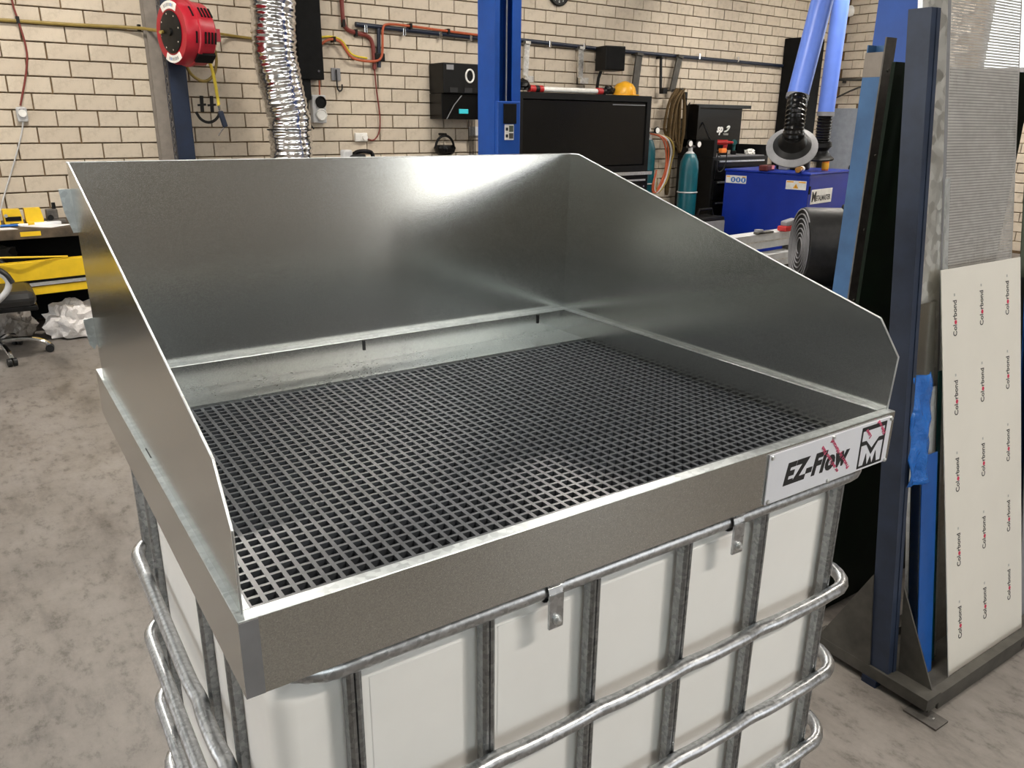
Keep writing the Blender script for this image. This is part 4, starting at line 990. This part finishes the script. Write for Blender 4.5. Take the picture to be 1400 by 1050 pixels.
b_ = MB().box(.045, 1.72, -.165, -.135, .0, .058).build('front_beam', 'dark_steel', t)
for x in (.60, 1.2): MB().box(x-.025, x+.025, -.1662, -.164, .018, .036).build('slot', 'ink_black', b_)
MB().box(.045, 1.72, .10, .14, .03, .065).build('rear_beam', 'dark_steel', t)
MB().box(.10, 1.78, .19, .23, .86, .94).build('top_beam', 'rack_blue', t)
MB().box(.045, 1.72, -.135, .10, .022, .032).build('deck', 'dark_steel', t)

def leaning(name, lab, cat, x0, x1, y0, k, z0, z1, mat, d=.003, pname='sheet'):
    """flat sheet standing on the rack deck and leaning back"""
    t = thing(name, lab, cat, (x0, y0+k*z0, z0), 0); t.rotation_euler.x = -math.atan(k)
    L = (z1-z0)*math.sqrt(1+k*k)
    MB().box(0, x1-x0, 0, d, 0, L).build(pname, mat, t)
    return t, L
t, L = leaning('galvanised_bar', 'wide mottled galvanised flat bar leaning next to the slate blue post', 'bar', 2.165, 2.30, .335, .155, .033, 2.75, 'galv_bar', .006)
MB().box(-.004, .0, -.004, .010, 0, L).build('folded_edge', 'galv_bright', t)
leaning('galvanised_offcut', 'shorter grey galvanised offcut leaning in front of the mottled bar', 'offcut', 2.140, 2.250, .318, .155, .033, 1.24, 'galv_sheet')
leaning('galvanised_strip', 'narrow galvanised strip leaning against the grey offcut', 'strip', 2.205, 2.250, .308, .155, .033, .98, 'galv_bright')
leaning('blue_sheet', 'plain blue painted sheet leaning low in the rack', 'sheet', 2.150, 2.235, .290, .155, .033, .78, 'sheet_blue')
t = thing('blue_film_wrap', 'crumpled translucent blue film draped over the leaning sheets', 'film', (2.130, .425, .70), 0)
mb = MB(); nx_, nz_ = 10, 26
vs = []; fs = []
for j in range(nz_+1):
    for i in range(nx_+1):
        u_, w_ = i/nx_, j/nz_
        x = -.055+.115*u_*(1-.25*w_*(1-u_)); z = .34*w_; y = .155*z-.022+.020*noise.noise(Vector((u_*3.1, w_*5, 1.7)))-.012*math.sin(u_*math.pi)
        vs.append((x, y, z))
for j in range(nz_):
    for i in range(nx_): a = j*(nx_+1)+i; fs.append((a, a+1, a+nx_+2, a+nx_+1))
o = mb.add(vs, fs, I4, True).build('film', 'blue_film', t); sd = o.modifiers.new('thickness', 'SOLIDIFY'); sd.thickness = .0015
for i, (x0, x1, y0, zt_, m_, lab) in enumerate(((2.335, 2.36, .372, 2.7, 'galv_bright', 'bright galvanised strip stacked edge on beside the perforated sheet'), (2.318, 2.345, .350, 2.5, 'mid_grey', 'dark grey strip stacked edge on beside the perforated sheet'), (2.300, 2.325, .325, 1.6, 'galv_bright', 'lower bright galvanised strip stacked edge on behind the printed sheet'), (2.275, 2.295, .315, 1.02, 'drill_teal', 'thin green edged strip behind the printed sheet'))):
    leaning('stacked_strip', lab, 'strip', x0, x1, y0, .155, .033, zt_, m_)
# perforated sheet with real holes
t = thing('perforated_sheet', 'perforated steel sheet leaning behind the printed off white sheet', 'sheet', (2.366, .370, .033)); t.rotation_euler.x = -math.atan(.16)
mb = MB(); pit = .0088; nxp = int(.46/pit); nzp = int(2.65/pit); hr_ = .0024
gxy = {}
def vtx(x, z, kk):
    if kk not in gxy: gxy[kk] = len(mb.v); mb.v.append((x, 0, z))
    return gxy[kk]
for j in range(nzp):
    for i in range(nxp):
        x, z = i*pit, j*pit
        c = [vtx(x, z, (i, j)), vtx(x+pit, z, (i+1, j)), vtx(x+pit, z+pit, (i+1, j+1)), vtx(x, z+pit, (i, j+1))]
        if j*pit < 1.15 or i == 0 or i == nxp-1: mb.f.append(tuple(c)); continue
        cx, cz = x+pit/2, z+pit/2; h = [len(mb.v)+q for q in range(4)]
        mb.v += [(cx, 0, cz-hr_), (cx+hr_, 0, cz), (cx, 0, cz+hr_), (cx-hr_, 0, cz)]
        for q in range(4): mb.f.append((c[q], c[(q+1) % 4], h[(q+1) % 4], h[q]))
mb.sm = [False]*len(mb.f)
mb.build('sheet', 'perforated_steel', t)
MB().box(-.004, .0, -.002, .004, 0, nzp*pit).build('edge_fold', 'galv_bright', t)
# printed sheet
kc = .205
t = thing('printed_sheet', 'off white coated steel sheet printed with sideways lettering leaning on the rack', 'sheet', (2.250, .245, .033)); t.rotation_euler.x = -math.atan(kc)
Lc = (1.335-.033)*math.sqrt(1+kc*kc); Wc = .49
sh = MB().box(0, Wc, 0, .0025, 0, Lc).build('sheet', 'off_white_sheet', t)
QP = T(0, -.0004, 0) @ RX(90)
random.seed(5); COLM = None
for ci, cx in enumerate((.075, .235, .40)):
    for ri in range(6):
        z = Lc-.16+ci*.014-ri*.252
        if z < .06: continue
        Qt = QP @ T(cx, z, 0) @ RZ(90)
        if COLM is None:
            a_ = text('lettering', 'Col', .030, 'ink_black', sh, I4, extrude=.0002, align='LEFT', sx=.85, bold=.0004); b_ = text('lettering', 'rbond', .030, 'ink_black', sh, I4, extrude=.0002, align='LEFT', sx=.85, bold=.0004)
            wa_ = max(v.co.x for v in a_.data.vertices); COLM = (a_.data, b_.data, wa_); bpy.data.objects.remove(a_); bpy.data.objects.remove(b_)
        wa_ = COLM[2]
        for me_, dx in ((COLM[0], -.052), (COLM[1], -.052+wa_+.015)):
            o = bpy.data.objects.new('lettering', me_); COL.objects.link(o); o.parent = sh; o.matrix_basis = Qt @ T(dx, 0, 0)
        MB().lathe([(0, -.0002), (.0068, -.0002), (.0068, .0003), (0, .0003)], 14, Qt @ T(-.052+wa_+.008, -.003, 0)).build('red_dot', 'ink_red', sh)
        MB().box(-.004, .004, -.003, .003, -.0002, .0003, Qt @ T(.078, .002, 0)).build('faint_mark', 'ink_grey', sh)
# sheets at the far right of the rack
leaning('olive_sheet', 'dark olive sheet behind the perforated sheet', 'sheet', 2.86, 3.55, .365, .15, .033, 1.95, 'olive')
leaning('blue_offcut', 'blue offcut sheet next to the printed sheet', 'sheet', 2.81, 3.3, .31, .16, .033, 1.28, 'sheet_blue')
leaning('grey_offcut', 'grey offcut sheet low beside the printed sheet', 'sheet', 2.80, 3.4, .275, .17, .033, 1.12, 'mid_grey')

# upright tube, dark sheets behind the rack
t = thing('blue_box_section', 'faded blue steel box section standing upright with an open rusty top', 'box section', (2.415, .93, 0))
MB().box(-.026, -.022, -.032, .032, 0, 1.975).box(-.022, .026, .028, .032, 0, 2.0).box(.022, .026, -.028, .028, 0, 2.0).build('tube_wall', 'faded_blue', t)
MB().box(-.0265, -.0215, -.0325, .0325, 1.90, 1.976).build('rusty_top', 'column_grey', t)
fl_ = MB().box(-.027, .030, -.037, -.032, 0, 2.02).build('flange', 'raw_steel', t)
for z in (.5, .9, 1.15, 1.40, 1.65, 1.92): MB().cyl((.005, -.037, z), (.005, -.041, z), .006, 8).build('bolt', 'dark_steel', fl_)
t = thing('dark_green_panel', 'dark green steel panels standing behind the slate blue rack post', 'panel', (2.56, .735, 0))
MB().box(-.355, .50, 0, .012, 0, 1.93).build('sheet', 'dark_green', t)
MB().box(-.33, .50, .014, .024, 0, 1.90).build('sheet', 'black_matt', t)
MB().box(-.35, .50, .026, .10, 0, .04).build('foot', 'black_matt', t)

# ---------------------------------------------------------------- bench at the left
t = wall_thing('workbench', 'long dark workbench with a worn yellow striped edge against the wall', 'workbench', -.4, .5, 0)
MB().box(-2.6, 1.80, -.35, .40, .86, .90, bev=.004).build('top', 'bench_top', t)
e = MB().box(-2.6, 1.80, -.362, -.35, .83, .90).build('edge', 'bench_top', t)
for x0, x1 in ((1.06, 1.20), (.3, .55), (-.6, -.1)): MB().box(x0, x1, -.3645, -.362, .85, .885).build('paint_patch', 'safety_yellow', e)
for x in (-2.5, -.6, 1.72):
    for y in (-.30, .34): MB().box(x-.03, x+.03, y-.03, y+.03, 0, .86).build('leg', 'dark_steel', t)
MB().box(-2.5, 1.7, .0, .34, .34, .37).build('shelf', 'dark_steel', t)
MB().box(-2.5, 1.7, .30, .34, .05, .86).build('back_board', 'black_matt', t)
t = wall_thing('dark_crate', 'dark crate of parts on the shelf under the workbench', 'crate', .55, .35, .37)
MB().box(-.30, .30, -.12, .14, 0, .26, bev=.01).build('crate', 'black_plastic', t)
MB().blob((-.1, 0, .28), (.2, .1, .1), 2, .4).build('contents', 'dark_steel', t)
t = wall_thing('yellow_beam', 'yellow machine bed beam with a pale rail below the workbench edge', 'machine', .0, .98, .0)
BQ = RZ(6)
MB().box(-2.4, 1.35, -.05, .03, .52, .665, BQ, .004).build('beam', 'safety_yellow', t)
MB().box(-2.4, 1.35, -.055, .03, .475, .50, BQ).build('rail', 'galv_bright', t)
MB().box(-2.4, 1.35, -.045, .02, .405, .465, BQ).build('lower_strip', 'safety_yellow', t)
MB().box(-2.4, 1.35, -.04, .02, .50, .52, BQ).build('gap', 'black_matt', t)
for x in (-2.2, -.5, 1.25): MB().box(x-.05, x+.05, -.03, .02, 0, .405, BQ).build('leg', 'dark_steel', t)
MB().tube([(.30, -.03, .735), (.62, -.04, .715), (.95, .06, .68)], .008, 6).build('yellow_rod', 'safety_yellow', t)
def ybox(lab, s, off, w_, h, dark):
    t = wall_thing('yellow_fixture', lab, 'machine', s, off, .90)
    MB().prism([(-w_/2, 0), (w_/2, 0), (w_/2, h*.35), (w_/2*.8, h), (-w_/2, h)], -.05, .05, RX(90)).build('body', 'safety_yellow', t)
    MB().box(-w_/2, w_/2, -.065, .05, 0, .03, bev=.004).build('base', 'safety_yellow', t)
    if dark:
        MB().box(-w_*.42, w_*.42, -.062, -.05, .04, .075, bev=.004).build('blade_slot', 'black_matt', t)
        MB().box(-.03, .03, -.068, -.062, .008, .024).build('label_plate', 'ink_black', t)
        MB().cyl((-w_*.38, -.06, .085), (-w_*.38, -.07, .085), .014, 10).build('knob', 'chrome', t)
ybox('yellow punch with a black slot at the back of the workbench', .66, .52, .13, .13, True)
ybox('plain yellow box beside the punch on the workbench', .81, .50, .125, .13, False)
ybox('yellow box at the left end of the bench tools', .52, .52, .10, .12, False)
t = wall_thing('grinder_stand', 'dark bench vice with a vertical spindle on the workbench', 'vice', .945, .50, .90)
MB().box(-.05, .09, -.05, .05, 0, .03, bev=.004).build('base', 'raw_steel', t)
MB().box(-.045, .04, -.035, .035, .03, .115, bev=.008).build('body', 'raw_steel', t)
MB().cyl((.02, 0, .10), (.02, 0, .165), .015, 10).build('spindle', 'black_plastic', t)
MB().cyl((-.02, -.04, .05), (-.02, -.055, .05), .022, 12).build('wheel', 'black_plastic', t)
def flat(name, lab, cat, s, off, pts, h, mat, z=.9005):
    t = wall_thing(name, lab, cat, s, off, z); MB().prism(pts, 0, h).build('sheet', mat, t)
flat('paper_sheet', 'loose white paper sheets in the middle of the workbench', 'paper', .88, .70, [(-.19, .09), (-.05, .15), (.19, .03), (.0, -.13), (-.06, -.07)], .002, 'paper')
flat('paper_sheet', 'white paper sheet by the chair end of the workbench', 'paper', .60, .72, [(-.15, -.07), (.06, -.07), (.02, .06), (-.15, .05)], .002, 'paper')
flat('notepad', 'thick pale notepad in front of the vice', 'notepad', .90, .545, [(-.10, -.04), (.09, -.045), (.075, .035), (-.10, .04)], .02, 'paper')
t = wall_thing('marker_pen', 'blue marker with a white cap lying on the workbench', 'pen', .68, .60, .9005)
MB().cyl((-.12, 0, .010), (.0, 0, .010), .010, 10).build('barrel', 'ink_blue', t)
MB().cyl((.0, 0, .010), (.07, .0, .010), .010, 10).build('cap', 'white_plastic', t)

# office chair
t = thing('office_chair', 'black leather office chair with silver arms and a chrome star base', 'chair', (-.17, 6.22, 0), 0)
MB().cyl((0, 0, .10), (0, 0, .38), .028, 14).build('gas_lift', 'black_plastic', t)
MB().cyl((0, 0, .06), (0, 0, .13), .045, 16).build('hub', 'chrome', t)
for k in range(5):
    a = R(-6+72*k); dx, dy = math.cos(a), math.sin(a)
    l = MB().tube([(dx*.03, dy*.03, .12), (dx*.18, dy*.18, .125), (dx*.30, dy*.30, .095), (dx*.34, dy*.34, .055)], .018, 8, smoothpts=2).build('star_leg', 'chrome', t)
    w_ = MB()
    for q in (-.018, .018): w_.cyl((dx*.34-dy*(q-.012), dy*.34+dx*(q-.012), .030), (dx*.34-dy*(q+.012), dy*.34+dx*(q+.012), .030), .030, 14)
    w_.build('caster', 'rubber', l)
MB().box(-.26, .30, -.25, .25, .40, .52, bev=.05).build('seat', 'chair_leather', t)
MB().box(-.24, .30, -.22, .22, .37, .41, bev=.01).build('seat_pan', 'black_plastic', t)
MB().box(-.32, -.20, -.24, .24, .55, 1.1, RY(-8), .05).build('backrest', 'chair_leather', t)
MB().box(-.30, -.24, -.05, .05, .38, .62, bev=.01).build('back_stay', 'black_plastic', t)
for y in (-.28, .28):
    ar = MB().tube([(-.16, y, .42), (.02, y, .45), (.13, y, .54), (.15, y, .63), (.08, y, .69), (-.1, y, .71), (-.22, y, .70)], .022, 10, smoothpts=2).build('arm_frame', 'light_grey', t)
    MB().tube([(.165, y, .60), (.13, y, .68), (.03, y, .735), (-.12, y, .745), (-.25, y, .735)], .030, 10, smoothpts=2, flat=.7).build('arm_pad', 'chair_leather', ar)
# plastic bags on the floor
t = thing('plastic_bag', 'white crumpled plastic bag on the floor under the workbench', 'bag', (.40, 6.60, 0))
MB().blob((0, 0, .115), (.21, .14, .19), 1, .30, 4).build('bag', 'plastic_bag', t)
MB().tube([(-.12, -.06, .20), (-.13, -.07, .26), (-.11, -.07, .29)], .015, 6).build('knot', 'plastic_bag', t)
t = thing('plastic_bag', 'greyish crumpled plastic bag on the floor behind the office chair', 'bag', (-.03, 6.80, 0))
MB().blob((0, 0, .10), (.14, .12, .17), 6, .34, 4).build('bag', 'plastic_bag_grey', t)
MB().tube([(.06, -.06, .17), (.07, -.07, .22), (.05, -.07, .25)], .012, 6).build('knot', 'plastic_bag_grey', t)
t = thing('paint_tin', 'green and white paint tin on the floor at the bench end', 'tin', (.62, 6.88, 0))
MB().lathe([(.075, 0), (.08, .01), (.08, .19), (.075, .20), (.07, .19), (0, .19)], 24).build('tin', 'white_plastic', t)
MB().lathe([(.081, .05), (.081, .10)], 24).build('label_band', 'drill_teal', t)

# small black tool on a stand behind the tray's back panel
t = wall_thing('black_power_tool', 'black power tool with a pale cap on a stand behind the tray', 'power tool', 3.50, 1.0, 1.28)
MB().box(-.12, .06, -.05, .05, .02, .15, bev=.02).build('body', 'black_plastic', t)
MB().box(-.17, -.08, -.045, .045, .06, .19, bev=.015).build('cap', 'light_grey', t)
MB().tube([(-.05, 0, .15), (.0, 0, .175), (.11, 0, .175), (.15, 0, .15), (.155, 0, .05)], .02, 8, smoothpts=2).build('handle', 'black_gloss', t)
MB().box(-.15, .16, -.06, .06, 0, .03, bev=.01).build('foot', 'black_plastic', t)
t = wall_thing('tool_stand', 'plain grey pedestal under the black power tool', 'stand', 3.50, 1.0, 0)
MB().box(-.25, .25, -.2, .2, 1.24, 1.28).build('top', 'mid_grey', t)
MB().box(-.04, .04, -.04, .04, .02, 1.24).build('column', 'mid_grey', t)
MB().box(-.2, .2, -.2, .2, 0, .02).build('base', 'mid_grey', t)

# ---------------------------------------------------------------- unseen dark stock and lockers, added to darken what the tray panels mirror
t = thing('added_plate_stack', 'unseen low stack of dark plates added to darken the panel reflections', 'steel stack', (2.9, -4.9, 0), 4)  # added out of view so the back panel mirrors something dark
for x in (-1.2, 0, 1.2): MB().box(x-.05, x+.05, -.75, .75, 0, .10).build('bearer', 'bench_top', t)
for k in range(5): MB().box(-1.5+.02*k, 1.5-.03*k, -.75+.01*k, .75, .10+.05*k, .145+.05*k).build('plate', 'dark_steel', t)
for i, (s_, lab) in enumerate(((-4.55, 'unseen dark locker added in the far left corner for reflections'), (-3.75, 'unseen dark locker added beside the corner one for reflections'))):  # added out of view to darken the right panel's reflection
    t = wall_thing('added_locker', lab, 'locker', s_, .35, 0)
    MB().box(-.38, .38, -.28, .28, .05, 1.85, bev=.008).build('body', 'dark_steel', t)
    for x0, x1 in ((-.36, -.005), (.005, .36)):
        d = MB().box(x0, x1, -.295, -.28, .09, 1.81, bev=.003).build('door', 'dark_steel', t)
        MB().box(x1-.05, x1-.03, -.315, -.295, .9, 1.0).build('handle', 'chrome', d)
    MB().box(-.36, .36, -.26, .26, 0, .05).build('plinth', 'black_matt', t)

# turn everything laid out along the tray into the room's frame
for o in TRAY_FRAME: o.matrix_basis = GR @ o.matrix_basis
